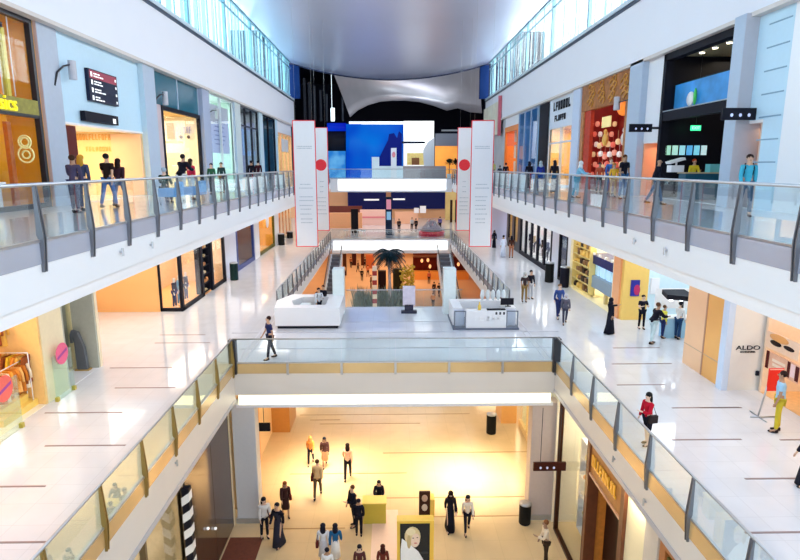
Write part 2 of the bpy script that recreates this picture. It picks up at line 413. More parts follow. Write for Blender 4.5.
def front(side, X, y0, y1, z0, z1, label, fm, n=2, gm=shopglass, transom=None, name='shop_window', fw=.12):
    """shop window: frame bars and panes"""
    s = -1 if side == 'left' else 1
    t = thing(name, label, 'shop window', (X, (y0 + y1) / 2, z0))
    f = MB()
    f.box((X - s * .04, y0, z0), (X + s * .14, y1, z0 + fw)).box((X - s * .04, y0, z1 - fw), (X + s * .14, y1, z1))
    for i in range(n + 1):
        y = y0 + (y1 - y0 - fw) * i / n; f.box((X - s * .04, y, z0 + fw), (X + s * .14, y + fw, z1 - fw))
    if transom: f.box((X - s * .03, y0 + fw, transom), (X + s * .12, y1 - fw, transom + fw))
    fo = f.build('frame', fm, t)
    for i in range(n):
        a = y0 + (y1 - y0 - fw) * i / n + fw; b = y0 + (y1 - y0 - fw) * (i + 1) / n
        MB().box((X + s * .04, a, z0 + fw), (X + s * .06, b, z1 - fw)).build('pane', gm, fo)
    return t
def pier(side, X, y0, y1, z0, z1, mat, out=.35, side_mat=None):
    s = -1 if side == 'left' else 1
    struct('wall_%s_pier' % side, MB().box((X - s * out, y0, z0), (X + s * .4, y1, z1)), mat)
    if side_mat: struct('wall_%s_pier_side' % side, MB().box((X - s * (out - .01), y0 - .02, z0), (X + s * .4, y0, z1)), side_mat)
# ------------------------------------------------------------------ people
def skin_mesh(name, nodes, edges, root, sub=1, extra=None):
    bm = bmesh.new(); ly = bm.verts.layers.skin.verify(); ids = {}
    for k, (p, r) in nodes.items():
        v = bm.verts.new(p); v[ly].radius = (r, r) if not isinstance(r, tuple) else r; ids[k] = v
        if k == root: v[ly].use_root = True
    for a, b in edges: bm.edges.new((ids[a], ids[b]))
    me = bpy.data.meshes.new(name); bm.to_mesh(me); bm.free()
    o = bpy.data.objects.new(name, me); COL.objects.link(o)
    sk = o.modifiers.new('s', 'SKIN'); sk.use_smooth_shade = True
    sb = o.modifiers.new('u', 'SUBSURF'); sb.levels = sub; sb.render_levels = sub
    bpy.context.view_layer.update()
    m2 = bpy.data.meshes.new_from_object(o.evaluated_get(bpy.context.evaluated_depsgraph_get()))
    bpy.data.objects.remove(o); bpy.data.meshes.remove(me)
    if extra:
        bm = bmesh.new(); bm.from_mesh(m2)
        for c, r in extra:
            bmesh.ops.create_uvsphere(bm, u_segments=8, v_segments=6, radius=1, matrix=Matrix.Translation(c) @ Matrix.Diagonal((*r, 1)))
        for f in bm.faces: f.smooth = True
        bm.to_mesh(m2); bm.free()
    m2.name = name
    m2.materials.clear(); m2.materials.append(None)
    return m2
POSES = {
    'stand': dict(lean=2, aL=(4, 8, 12), aR=(-2, 8, 14), lL=(3, 3), lR=(-2, 2)),
    'walk': dict(lean=5, aL=(24, 6, 22), aR=(-22, 6, 14), lL=(-20, 8), lR=(24, 12)),
    'stroll': dict(lean=4, aL=(-14, 7, 12), aR=(16, 7, 20), lL=(15, 8), lR=(-13, 6)),
    'phone': dict(lean=6, aL=(22, 8, 85), aR=(6, 8, 18), lL=(3, 2), lR=(-4, 4)),
    'rail': dict(lean=16, aL=(38, 10, 50), aR=(38, 10, 50), lL=(4, 4), lR=(-6, 10)),
    'sit': dict(lean=8, aL=(30, 10, 60), aR=(25, 12, 55), lL=(84, 84), lR=(80, 82)),
    'folded': dict(lean=1, aL=(18, 14, 95), aR=(18, 14, 95), lL=(2, 0), lR=(-3, 3)),
    'point': dict(lean=0, aL=(70, 12, 25), aR=(0, 7, 10), lL=(8, 4), lR=(-6, 4)),
}
_SK = {}
def skeleton(pose):
    if pose in _SK: return _SK[pose]
    p = POSES[pose]; J = {}
    def leg(s, h, k):
        h, k = R(h), R(k); hip = Vector((s * .092, 0, -.04))
        kn = hip + Vector((s * .02, -math.sin(h), -math.cos(h))) * .42
        an = kn + Vector((0, -math.sin(h - k), -math.cos(h - k))) * .41
        return hip, kn, an
    L, Rr = leg(1, *p['lL']), leg(-1, *p['lR'])
    zp = .09 - min(L[2].z, Rr[2].z)
    o = Vector((0, 0, zp)); ln = R(p['lean']); up = Vector((0, -math.sin(ln), math.cos(ln)))
    J['pel'] = o
    for s, t, n in ((1, L, 'L'), (-1, Rr, 'R')):
        J['hip' + n], J['kn' + n], J['an' + n] = t[0] + o, t[1] + o, t[2] + o
        J['toe' + n] = J['an' + n] + Vector((s * .02, -.15, -.055))
    J['waist'] = o + up * .17; J['chest'] = o + up * .34; J['uch'] = o + up * .45; J['neck'] = o + up * .53
    hd = J['neck'] + Vector((0, -math.sin(ln * .5), math.cos(ln * .5))) * .05
    J['jaw'] = hd + Vector((0, -.02, .03)); J['head'] = hd + Vector((0, -.01, .11)); J['crown'] = hd + Vector((0, .005, .17))
    for s, n in ((1, 'L'), (-1, 'R')):
        sw, ab, el = [R(a) for a in p['a' + n]]
        sh = J['uch'] + Vector((s * .165, 0, 0)); J['sh' + n] = sh
        e = sh + Vector((s * math.sin(ab), -math.sin(sw) * math.cos(ab), -math.cos(sw) * math.cos(ab))) * .28
        a2 = sw + el; inn = -s * (.35 if el > R(45) else .02)
        d = Vector((inn, -math.sin(a2), -math.cos(a2))).normalized()
        J['el' + n] = e; J['wr' + n] = e + d * .245; J['pa' + n] = e + d * .32; J['d' + n] = d
    J['zp'] = zp
    _SK[pose] = J
    return J
_PM = {}
def pm(kind, pose):
    k = (kind, pose)
    if k in _PM: return _PM[k]
    J = skeleton(pose); V = Vector
    if kind == 'body':
        N = {'pel': (J['pel'], .115), 'waist': (J['waist'], .10), 'chest': (J['chest'], .118), 'uch': (J['uch'], .095), 'neck': (J['neck'], .052),
             'jaw': (J['jaw'], .066), 'head': (J['head'], .088), 'crown': (J['crown'], .07)}
        E = [('pel', 'waist'), ('waist', 'chest'), ('chest', 'uch'), ('uch', 'neck'), ('neck', 'jaw'), ('jaw', 'head'), ('head', 'crown')]
        for n in 'LR':
            s = 1 if n == 'L' else -1
            N['hip' + n] = (J['hip' + n], .085); N['kn' + n] = (J['kn' + n], .055); N['an' + n] = (J['an' + n], .038); N['toe' + n] = (J['toe' + n], .032)
            N['sh' + n] = (J['sh' + n], .055); N['el' + n] = (J['el' + n], .038); N['wr' + n] = (J['wr' + n], .026); N['pa' + n] = (J['pa' + n], .03)
            E += [('pel', 'hip' + n), ('hip' + n, 'kn' + n), ('kn' + n, 'an' + n), ('an' + n, 'toe' + n), ('uch', 'sh' + n), ('sh' + n, 'el' + n), ('el' + n, 'wr' + n), ('wr' + n, 'pa' + n)]
            d = J['d' + n]; side = V((0, 1, 0)) if abs(d.y) < .7 else V((1, 0, 0))
            side = (side - d * side.dot(d)).normalized(); curl = d.cross(side).normalized() * (-s if abs(d.y) < .7 else 1)
            for i, l in enumerate((.062, .075, .07, .055)):
                b = J['pa' + n] + side * (i - 1.5) * .019
                N['f%d%s' % (i, n)] = (b + d * l * .55, .009); N['g%d%s' % (i, n)] = (b + d * l + curl * .018, .008)
                E += [('pa' + n, 'f%d%s' % (i, n)), ('f%d%s' % (i, n), 'g%d%s' % (i, n))]
            t = J['wr' + n] + (J['pa' + n] - J['wr' + n]) * .6 - side * .03
            N['t' + n] = (t + d * .01, .011); N['u' + n] = (t + d * .045 - side * .01, .009)
            E += [('pa' + n, 't' + n), ('t' + n, 'u' + n)]
        h = J['head']
        ex = [(h + V((0, -.092, -.02)), (.012, .018, .022)), (h + V((.082, 0, -.015)), (.012, .02, .03)), (h + V((-.082, 0, -.015)), (.012, .02, .03))]
        m = skin_mesh('person_body', N, E, 'pel', 1, ex)
    elif kind in ('shirt', 'tee', 'coat'):
        c = .016 if kind != 'coat' else .03
        N = {'low': (J['pel'] + V((0, 0, -.03 if kind != 'coat' else -.12)), .125 + c), 'pel': (J['pel'] + V((0, 0, .05)), .118 + c), 'waist': (J['waist'], .104 + c), 'chest': (J['chest'], .122 + c), 'uch': (J['uch'], .095 + c), 'neck': (J['neck'] - V((0, 0, .03)), .062)}
        E = [('low', 'pel'), ('pel', 'waist'), ('waist', 'chest'), ('chest', 'uch'), ('uch', 'neck')]
        for n in 'LR':
            N['sh' + n] = (J['sh' + n], .058 + c)
            if kind == 'tee':
                N['el' + n] = (J['sh' + n].lerp(J['el' + n], .7), .05 + c); E += [('uch', 'sh' + n), ('sh' + n, 'el' + n)]
            else:
                N['el' + n] = (J['el' + n], .042 + c); N['wr' + n] = (J['el' + n].lerp(J['wr' + n], .92), .03 + c)
                E += [('uch', 'sh' + n), ('sh' + n, 'el' + n), ('el' + n, 'wr' + n)]
        m = skin_mesh('person_top', N, E, 'waist')
    elif kind in ('trousers', 'shorts'):
        N = {'pel': (J['pel'], .128)}; E = []
        for n in 'LR':
            N['hip' + n] = (J['hip' + n], .096); N['kn' + n] = (J['kn' + n], .068)
            E += [('pel', 'hip' + n), ('hip' + n, 'kn' + n)]
            if kind == 'trousers':
                N['an' + n] = (J['kn' + n].lerp(J['an' + n], .95), .055); E.append(('kn' + n, 'an' + n))
        m = skin_mesh('person_trousers', N, E, 'pel')
    elif kind in ('skirt', 'robe'):
        mid = (J['knL'] + J['knR']) / 2; an = (J['anL'] + J['anR']) / 2; sp = abs(J['anL'].y - J['anR'].y) * .45; ks = abs(J['knL'].y - J['knR'].y) * .4
        rings = [(J['waist'], .115, .105), (J['pel'], .15, .13), (mid, .17, .14 + ks)]
        if kind == 'robe': rings = [(J['uch'], .15, .115), (J['chest'], .15, .125)] + rings + [(V((an.x, an.y, .05)), .21, .17 + sp)]
        else: rings[-1] = (mid - V((0, 0, .05)), .19, .16 + ks)
        vs = []; n = 18
        for c, a, b in rings:
            for k in range(n):
                t = 2 * math.pi * k / n; w_ = 1 + .05 * math.sin(5 * t)
                vs.append((c.x + a * w_ * math.cos(t), c.y + b * w_ * math.sin(t), c.z))
        fs = [(i * n + k, i * n + (k + 1) % n, (i + 1) * n + (k + 1) % n, (i + 1) * n + k) for i in range(len(rings) - 1) for k in range(n)]
        fs.append(list(range((len(rings) - 1) * n, len(rings) * n)))
        m = MB().add(vs, fs, True).mesh('person_skirt'); m.materials.append(None)
    elif kind == 'shoes':
        b = MB()
        for n in 'LR':
            a = J['an' + n]; b.ball((a.x, a.y - .06, a.z - .05), (.048, .135, .042), 10, 6).ball((a.x, a.y + .01, a.z - .02), (.045, .055, .05), 8, 6)
        m = b.mesh('shoes'); m.materials.append(None)
    elif kind == 'hair_short':
        h = J['head']; m = MB().ball((h.x, h.y + .032, h.z + .026), (.097, .094, .092), 14, 8).mesh('hair'); m.materials.append(None)
    elif kind == 'hair_long':
        h = J['head']; m = MB().ball((h.x, h.y + .024, h.z + .035), (.10, .10, .09), 14, 8).ball((h.x, h.y + .07, h.z - .12), (.105, .06, .22), 14, 8).mesh('hair'); m.materials.append(None)
    elif kind == 'headscarf':
        h = J['head']; m = MB().ball((h.x, h.y + .022, h.z + .02), (.108, .11, .12), 14, 8).ball((h.x, h.y + .03, h.z - .15), (.14, .11, .14), 14, 8).mesh('headscarf'); m.materials.append(None)
    elif kind == 'face':
        h = J['head']; b = MB()
        for s in (-1, 1): b.ball((s * .032, h.y - .078, h.z + .008), (.013, .010, .008), 8, 5)
        b.ball((0, h.y - .076, h.z - .058), (.022, .010, .006), 8, 5)
        m = b.mesh('eyes_and_mouth'); m.materials.append(None)
    elif kind == 'backpack':
        c = J['chest']; b = MB().ball((0, c.y + .19, c.z), (.15, .09, .21), 14, 8)
        for s in (-1, 1): b.tube([(s * .09, c.y + .13, c.z + .14), (s * .1, c.y, c.z + .2), (s * .11, c.y - .13, c.z + .1), (s * .11, c.y + .02, c.z - .12)], .018, 6)
        m = b.mesh('backpack'); m.materials.append(None)
    elif kind == 'shoulder_bag':
        c = J['pel']; b = MB().box((.17, c.y - .15, c.z - .12), (.27, c.y + .13, c.z + .12))
        b.tube([(.22, c.y - .12, c.z + .12), (.19, J['shL'].y, J['shL'].z + .06), (.22, c.y + .10, c.z + .12)], .01, 6)
        m = b.mesh('shoulder_bag'); m.materials.append(None)
    _PM[k] = m
    return m
SKIN = [(.62, .38, .26), (.42, .24, .15), (.75, .52, .40)]
def cm(c, kind='cloth'):
    c = tuple(round(x, 2) for x in c)
    return M('%s_%s' % (kind, '_'.join(str(int(x * 100)) for x in c)), c, .75 if kind == 'cloth' else .5, var=.1, scale=12)
BK = (.012, .012, .018); WH = (.85, .85, .88); NV = (.02, .03, .12); JN = (.06, .16, .42)
NP = [0]
def person(label, px=None, py=None, z=0, hpy=None, face=0, pose='stand', top='shirt', tc=BK, bot='trousers', bc=BK, hair='hair_short', hc=(.02, .012, .01), skin=0,
           extra=None, xc=BK, sc=(.03, .02, .02), loc=None, h=None, group=None, seat=0, name='person', lift=0):
    if loc is None:
        loc = P(px, py, Z=z); loc = (loc.x, loc.y, z)
    if hpy is not None:
        h = max(1.45, min(2.0, P(px, hpy, Y=loc[1]).z - z))
    h = h or 1.7
    t = thing(name, label, 'person' if name == 'person' else 'mannequin', loc, R(face), group, world=False)
    k = h / (1.28 if pose == 'sit' else 1.70); 
    if pose == 'sit': k = h / 1.70
    t.scale = (k, k, k)
    if lift: t.location.z += lift
    t.location.z += .0
    def part(kind, mat, nm):
        o = bpy.data.objects.new(nm, pm(kind, pose)); COL.objects.link(o); o.parent = t
        o.material_slots[0].link = 'OBJECT'; o.material_slots[0].material = mat
        return o
    if name == 'mannequin': sk = cm(skin, 'lacquer')
    else: sk = cm(SKIN[skin], 'skin')
    bo = part('body', sk, 'body')
    if top: part(top, cm(tc), {'shirt': 'shirt', 'tee': 't_shirt', 'coat': 'jacket'}[top])
    if bot: part(bot, cm(bc), {'trousers': 'trousers', 'shorts': 'shorts', 'skirt': 'skirt', 'robe': 'robe'}[bot])
    if name == 'person': part('face', cm((.05, .02, .02), 'face'), 'eyes_and_mouth').parent = bo; part('shoes', cm(sc, 'leather'), 'shoes')
    if hair: part(hair, cm(hc, 'hair') if hair != 'headscarf' else cm(hc), hair if hair == 'headscarf' else 'hair')
    if extra: part(extra, cm(xc, 'leather'), extra)
    NP[0] += 1
    return t
def glyphs(side_rot, loc, total, h, n, mat, parent, gap=.3, seed=1, thick=.02):
    """a word too blurred to read: n upright strokes and bars of letter size"""
    rr = random.Random(seed); b = MB(); wd = total / n
    for i in range(n):
        x = -total / 2 + i * wd; k = rr.randrange(4); t = wd * .26; w2 = wd * (1 - gap)
        b.box((x, -h / 2, 0), (x + t, h / 2, thick))
        if k in (0, 1): b.box((x + t, h / 2 - t, 0), (x + w2, h / 2, thick))
        if k in (0, 2): b.box((x + t, -h / 2, 0), (x + w2, -h / 2 + t, thick))
        if k in (1, 3): b.box((x + t, -t / 2, 0), (x + w2, t / 2, thick))
        if k in (0, 3): b.box((x + w2 - t, -h / 2, 0), (x + w2, h / 2, thick))
    o = bpy.data.objects.new('lettering', b.mesh('lettering')); COL.objects.link(o); o.data.materials.append(mat)
    bs = parent.get('_base') or (0, 0, 0); o.parent = parent
    o.location = (loc[0] - bs[0], loc[1] - bs[1], loc[2] - bs[2]); o.rotation_euler = side_rot
    return o
# ------------------------------------------------------------------ goods
def garment_mesh():
    if 'g' in _T: return _T['g']
    b = MB()
    n = 10; rings = [(.19, .03, 0), (.20, .05, -.06), (.17, .06, -.3), (.20, .07, -.62), (.215, .075, -.8)]
    vs = [(a * math.cos(2 * math.pi * k / n) * (1 + .07 * math.sin(3 * k)), c * math.sin(2 * math.pi * k / n), z) for a, c, z in rings for k in range(n)]
    fs = [(i * n + k, i * n + (k + 1) % n, (i + 1) * n + (k + 1) % n, (i + 1) * n + k) for i in range(len(rings) - 1) for k in range(n)] + [list(range(n)), list(range((len(rings) - 1) * n, len(rings) * n))[::-1]]
    b.add(vs, fs, True)
    for s in (-1, 1): b.tube([(s * .17, 0, -.02), (s * .25, 0, -.25), (s * .27, .0, -.48)], [.05, .05, .04], 8)
    b.tube([(0, 0, 0), (0, 0, .05), (.02, 0, .08), (0, 0, .1)], .006, 5)
    m = b.mesh('garment'); m.materials.append(None); _T['g'] = m
    return m
def clothes_rail(loc, length, along, h, n, cols, label, glabel, group, fm=dark):
    """a garment rail with its garments; along is 'x' or 'y'"""
    x, y, z = loc; t = thing('clothes_rail', label, 'clothes rail', (x, y, z), world=True)
    d = Vector((1, 0, 0)) if along == 'x' else Vector((0, 1, 0)); q = d.cross(Vector((0, 0, 1)))
    a = Vector(loc) - d * length / 2; b = Vector(loc) + d * length / 2; up = Vector((0, 0, h))
    MB().tube([a + up, b + up], .018, 6).build('rail', fm, t)
    for e in (a, b): MB().tube([e, e + up], .02, 6).tube([e - q * .25 + Vector((0, 0, .03)), e + q * .25 + Vector((0, 0, .03))], .02, 6).build('upright', fm, t)
    for i in range(n):
        o = bpy.data.objects.new('garment', garment_mesh()); COL.objects.link(o)
        o.location = a + d * length * (i + .5) / n + up - Vector((0, 0, .1)); o.rotation_euler = (0, 0, (0 if along == 'y' else R(90)) + random.uniform(-.25, .25))
        o.scale = (1, 1, random.uniform(.9, 1.35))
        o.material_slots[0].link = 'OBJECT'; o.material_slots[0].material = cm(cols[i % len(cols)])
        tag(o, glabel, 'garment', group)
    return t
def shelf_unit(side, X, y0, y1, z0, z1, nsh, label, fm, cols, group, glabel, depth=.4, dens=.42, hh=(.12, .3)):
    s = -1 if side == 'left' else 1
    t = thing('display_shelf', label, 'shelf', (X, (y0 + y1) / 2, z0))
    MB().box((X, y0, z0), (X + s * depth, y0 + .05, z1)).box((X, y1 - .05, z0), (X + s * depth, y1, z1)).box((X + s * (depth - .03), y0, z0), (X + s * depth, y1, z1)).build('carcass', fm, t)
    for i in range(nsh + 1):
        z = z0 + (z1 - z0 - .04) * i / nsh
        MB().box((X, y0 + .05, z), (X + s * depth, y1 - .05, z + .04)).build('shelf', fm, t)
        if i < nsh:
            y = y0 + .12
            while y < y1 - dens:
                wd = random.uniform(.5, .85) * dens; hgt = random.uniform(*hh)
                c = (X + s * depth * .45, y + wd / 2)
                b = MB()
                if random.random() < .5: b.lathe((c[0], c[1], z + .04), [(wd * .3, 0), (wd * .42, hgt * .3), (wd * .38, hgt * .7), (wd * .2, hgt)], 10)
                else: b.box((c[0] - .1, c[1] - wd / 2, z + .04), (c[0] + .1, c[1] + wd / 2, z + .04 + hgt * .85)).box((c[0] - .11, c[1] - wd / 2 - .01, z + .04 + hgt * .85), (c[0] + .11, c[1] + wd / 2 + .01, z + .04 + hgt))
                o = b.build('boxed_item', cm(random.choice(cols), 'lacquer'), None, loc=(c[0], c[1], z + .04))
                tag(o, glabel, 'item', group)
                y += wd + dens * .25
    return t
def litter_bin(px, py, z, label, col=(.01, .012, .015), h=None, hpy=None, r=.25):
    l = P(px, py, Z=z)
    if hpy: h = P(px, hpy, Y=l.y).z - z
    t = thing('litter_bin', label, 'bin', (l.x, l.y, z))
    m = cm(col, 'lacquer')
    MB().lathe((l.x, l.y, z), [(r * .92, 0), (r, .04), (r, h - .12), (r * .97, h - .1)], 20, False).build('body', m, t)
    MB().lathe((l.x, l.y, z + h - .1), [(r * 1.03, 0), (r * 1.03, .05), (r * .7, .1), (r * .3, .11)], 20).build('lid', steel if h else m, t)
    return t
def hanging_sign(x0, x1, y, zb, zt, ztop, label, marks=3, mark='disc', col=black, side=None, X=None):
    """black wayfinding box hanging on two rods"""
    t = thing('hanging_sign', label, 'sign', ((x0 + x1) / 2, y, zb))
    sb = MB().box((x0, y - .06, zb), (x1, y + .06, zt)).build('sign_box', col, t, .01)
    if ztop:
        for x in (x0 + .3, x1 - .3): MB().tube([(x, y, zt), (x, y, ztop)], .015, 6).build('rod', dark, t)
    else: MB().box((x1 - .02, y - .05, (zb + zt) / 2 - .05), (WR + .02, y + .05, (zb + zt) / 2 + .05)).build('bracket', dark, t)
    hh = (zt - zb)
    for i in range(marks):
        cx = x0 + hh * .8 + i * hh * .75
        b = MB(); n = 14
        vs = [(cx + hh * .13 * math.cos(2 * math.pi * k / n), y - .065, (zb + zt) / 2 - hh * .1 + hh * .15 * math.sin(2 * math.pi * k / n)) for k in range(n)]
        vs += [(v[0], y - .058, v[2]) for v in vs]
        b.add(vs, [list(range(n)), list(range(n, 2 * n))[::-1]] + [(i2, i2 + n, (i2 + 1) % n + n, (i2 + 1) % n) for i2 in range(n)])
        b.build('symbol', M('blue_white_symbol', (.6, .65, .9), .5, emit=.3), sb)
    return t

# ================================================================== LEVEL TWO, LEFT
ZT = SO - .1
def yl(px, py=165): return P(px, py, X=WL).y
def yr(px, py=165): return P(px, py, X=WR).y
def hz(px, py, X): return P(px, py, X=X).z
gal_ceil = M('gallery_ceiling', (.7, .7, .72), .6)
# A: gold shop, nearest on the left
ya = yl(37, 60)
shell('left', WL, 11.5, ya, Z2, ZT, 4.5, M('amber_wall', (.95, .46, .03), .5, var=.12), fl0, gold, 34, (1, .82, .5))
za, zb_ = hz(20, 113, WL), hz(20, 98, WL)
front('left', WL, 12.5, ya - .15, Z2, ZT, 'tall gold lit shop front at the far left of the top gallery', dark, 1, gm=GLASS('clear_low_glare_glass', (.99, .99, .98), .008), transom=za - .1, fw=.16)
t = thing('shop_sign', 'olive sign band with yellow letters on the gold shop at far left', 'sign', (WL, 17, za))
MB().box((WL + .04, 12.6, za), (WL - .1, ya - .3, zb_)).build('band', M('olive_band', (.30, .26, .04), .5, var=.4, scale=8), t)
lettering('asics', .66, (WL + .07, 19.0, (za + zb_) / 2), ROT_LEFT, M('yellow_letters', (1, .85, .02), .5, emit=.5), t, .95, .03)
t = thing('window_display', 'row of upright yellow and orange panels with white rods above the sign band', 'display', (WL - 1, 19, zb_))
cs = [(.55, .5, .05), (1, .70, .05), (.95, .30, .02), (.45, .05, .01), (.95, .62, .05), (.9, .25, .02), (.8, .7, .1)]
for i in range(14):
    x = WL - .12 - i * .17
    MB().box((x, 19.45, zb_ + .05), (x - .13, 19.5, ZT - .55 - (.25 * (i % 2)))).build('panel', cm(cs[i % 7], 'lacquer'), t)
    if i % 3 == 1: MB().tube([(x, 19.3, zb_ + .05), (x, 19.3, ZT - .15)], .022, 6).build('rod', wht, t)
for i in range(11):
    y = 17.7 + i * .2
    MB().box((WL - .22, y, zb_ + .05), (WL - .27, y + .15, ZT - .5 - .22 * (i % 2))).build('panel', cm(cs[(i * 2) % 7], 'lacquer'), t)
    if i % 3 == 1: MB().tube([(WL - .12, y + .17, zb_ + .05), (WL - .12, y + .17, ZT - .15)], .02, 6).build('rod', wht, t)
MB().box((WL - .1, 19.4, ZT - .55), (WL - 2.6, 19.6, ZT - .4)).build('top_rail', black, t)
# flower shaped wall motif, display table with shoes
t = thing('wall_motif', 'pale yellow ring shaped motif on the gold shop wall', 'decoration', (WL - .12, 19, Z2 + 2))
mo = P(27, 149, Y=19.5); mz = mo.z
for dz, r_ in ((.22, .13), (.22, .2), (-.18, .12), (-.18, .25)):
    b = MB(); b.tube([(mo.x + r_ * math.cos(a), 19.42, mz + dz + r_ * math.sin(a)) for a in [2 * math.pi * k / 20 for k in range(21)]], .028, 6, False); b.build('ring', cm((1, .9, .4), 'lacquer'), t)
MB().box((WL - .3, 19.5, Z2 + .02), (WL - 3, 19.56, za - .1)).build('backing_panel', M('amber_panel', (.98, .52, .03), .45, var=.10), t)
MB().box((WL - .16, 19.3, Z2 + .02), (WL - .3, 19.5, za - .3)).build('dark_column', M('rust_column', (.5, .12, .01), .4, var=.4), t)
t = thing('display_table', 'white display table with goods inside the gold shop', 'table', (WL - .0, 17.5, Z2))
MB().box((WL - .3, 18.3, Z2 + .85), (WL - 1.5, 19.1, Z2 + .92)).build('table_top', wht, t)
for x in (WL - .4, WL - 1.4): MB().box((x, 18.4, Z2), (x - .06, 19.0, Z2 + .85)).build('leg', wht, t)
for i, (c, y) in enumerate([((.02, .05, .12), 17.5), ((.8, .02, .02), 17.8), ((.9, .4, .4), 18.1), ((.9, .9, .9), 18.4), ((.2, .7, .4), 18.7), ((.05, .05, .05), 19.0)]):
    x = WL - .42 - i * .2; o = MB().ball((x, 18.6, Z2 + 1.01), (.08, .2, .09), 12, 8).ball((x, 18.72, Z2 + 1.07), (.07, .09, .13), 10, 6).build('trainer', cm(c, 'lacquer'), None, loc=(x, 18.6, Z2 + .92))
    tag(o, '%s trainer standing on the white table in the gold shop' % ['dark blue', 'red', 'pink', 'white', 'green', 'black'][i], 'shoe', 'trainers in the gold shop')
for i, y in enumerate((.95, 1.35)):
    person('mannequin in the gold shop window, %s' % ['wearing dark blue', 'wearing pink'][i], loc=(WL - y, 19.0 + .2 * i, Z2), h=1.75, face=20, name='mannequin', skin=(.8, .7, .6), tc=[(.03, .08, .18), (.85, .4, .4)][i], bc=(.5, .1, .1), hair=None)
# pier and B section
yb0 = yl(58, 80); yb1 = yl(140, 100)
pier('left', WL, ya, yb0, Z2, SO, M('pier_blue', (.44, .50, .60), .4), .1, M('pier_pink_side', (.62, .46, .46), .4))
zop = hz(90, 125, WL)
wallbox('left', WL, yb0, yb1, zop, SO, paleblue)
struct('trim_opening_lip', MB().box((WL + .03, yb0, zop - .08), (WL - .5, yb1, zop)), wht)
shell('left', WL, yb0, yb1, Z2, zop + .1, 4.2, M('warm_cream_wall', (.95, .70, .36), .5, var=.08), fl2, wht, 85, (1, .74, .40))
yv = yb1 - .2
pa = P(112, 150, Y=yv)
sbox('wall_left_partition', (pa.x, yv - .05, Z2), (WL - .03, yv + .05, zop - .1), peach)
t = thing('wall_sign', 'two rows of orange lettering on the cream back wall of the left opening', 'sign', (-14, yv, Z2 + 2.5))
a, b = P(76, 137, Y=yv), P(111, 137, Y=yv); c = P(76, 149, Y=yv)
glyphs(ROT_FRONT, ((a.x + b.x) / 2, yv + .03, a.z), b.x - a.x, .28, 11, M('rust_letters', (.85, .42, .10), .5), t, seed=2)
glyphs(ROT_FRONT, ((a.x + b.x) / 2 + .2, yv + .03, c.z), (b.x - a.x) * .75, .22, 8, M('rust_letters2', (.88, .52, .16), .5), t, seed=3)
sbox('door_1', (WL + .01, yb0 + .1, Z2), (WL - .1, yb0 + .85, zop - .12), M('dark_red_door', (.12, .02, .015), .4))
# directory board
y0, y1 = yl(84, 70), yl(113, 77)
z0, z1 = hz(85, 100, WL), hz(85, 68, WL)
t = thing('directory_board', 'dark directory board with a crimson top row on the pale blue wall', 'sign', (WL + .1, (y0 + y1) / 2, z0))
MB().box((WL, y0, z0), (WL + .14, y1, z1)).build('board', M('board_navy', (.015, .02, .05), .4), t)
MB().box((WL + .14, y0 + .1, z1 - .36), (WL + .15, y1 - .06, z1 - .04)).build('header_row', M('crimson', (.38, .02, .06), .4), t)
for k in range(4):
    zz = z1 - .2 - k * (z1 - z0) / 4.1
    b = MB(); b.box((WL + .15, y0 + .18, zz - .09), (WL + .16, y0 + .30, zz + .09)); b.build('level_mark', wtext, t)
    for q in range(2):
        xx = y0 + .42; b = MB()
        for j in range(3 if q else 2):
            l = random.uniform(.12, .32); b.box((WL + .15, xx, zz + .02 - q * .1), (WL + .16, xx + l, zz + .07 - q * .1)); xx += l + .05
        b.build('text_line', wtext, t)
    MB().box((WL + .15, y1 - .22, zz - .05), (WL + .16, y1 - .12, zz + .05)).build('arrow', wtext, t)
y0, y1 = yl(80, 118), yl(113, 118); z0, z1 = hz(96, 123, WL), hz(96, 113.5, WL)
t = thing('hanging_sign', 'plain black sign box over the cream opening under the directory board', 'sign', (WL + .2, (y0 + y1) / 2, z0))
MB().box((WL + .02, y0, z0), (WL + .22, y1, z1)).build('sign_box', black, t)
MB().box((WL + .22, y1 - .5, z0 + .05), (WL + .23, y1 - .25, z0 + .25)).build('symbol', wtext, t)
# wall lamps on curved arms
def arm_lamp(px, py, px2, py2, label, X=WL, s=1):
    a = P(px, py, X=X); b = P(px2, py2, X=X + s * .3)
    t = thing('arm_lamp', label, 'lamp', tuple(a))
    m = Vector(((a.x + b.x) / 2, a.y * .7 + b.y * .3, max(a.z, b.z)))
    a2 = a + Vector((s * .1, 0, 0)); MB().tube([a2 + Vector((0, 0, -.25)), a2.lerp(b, .2) + Vector((0, 0, .12)), a2.lerp(b, .55) + Vector((0, 0, .2)), b + Vector((0, 0, .1))], .035, 8).build('arm', dark, t)
    MB().tube([b + Vector((0, 0, -.45)), b + Vector((0, 0, .22))], .14, 12, smooth=False).build('lamp_head', greyclad, t)
    MB().box((X, a.y - .1, a.z - .3), (X + s * .06, a.y + .1, a.z + .1)).build('wall_plate', steel, t)
arm_lamp(51, 78, 72, 67, 'grey cylinder lamp on a curved arm left of the directory board')
arm_lamp(152, 103, 165, 96, 'grey cylinder lamp on a curved arm before the teal glass')
arm_lamp(206, 115, 217, 112, 'small dark lamp on a curved arm before the pale glass front')
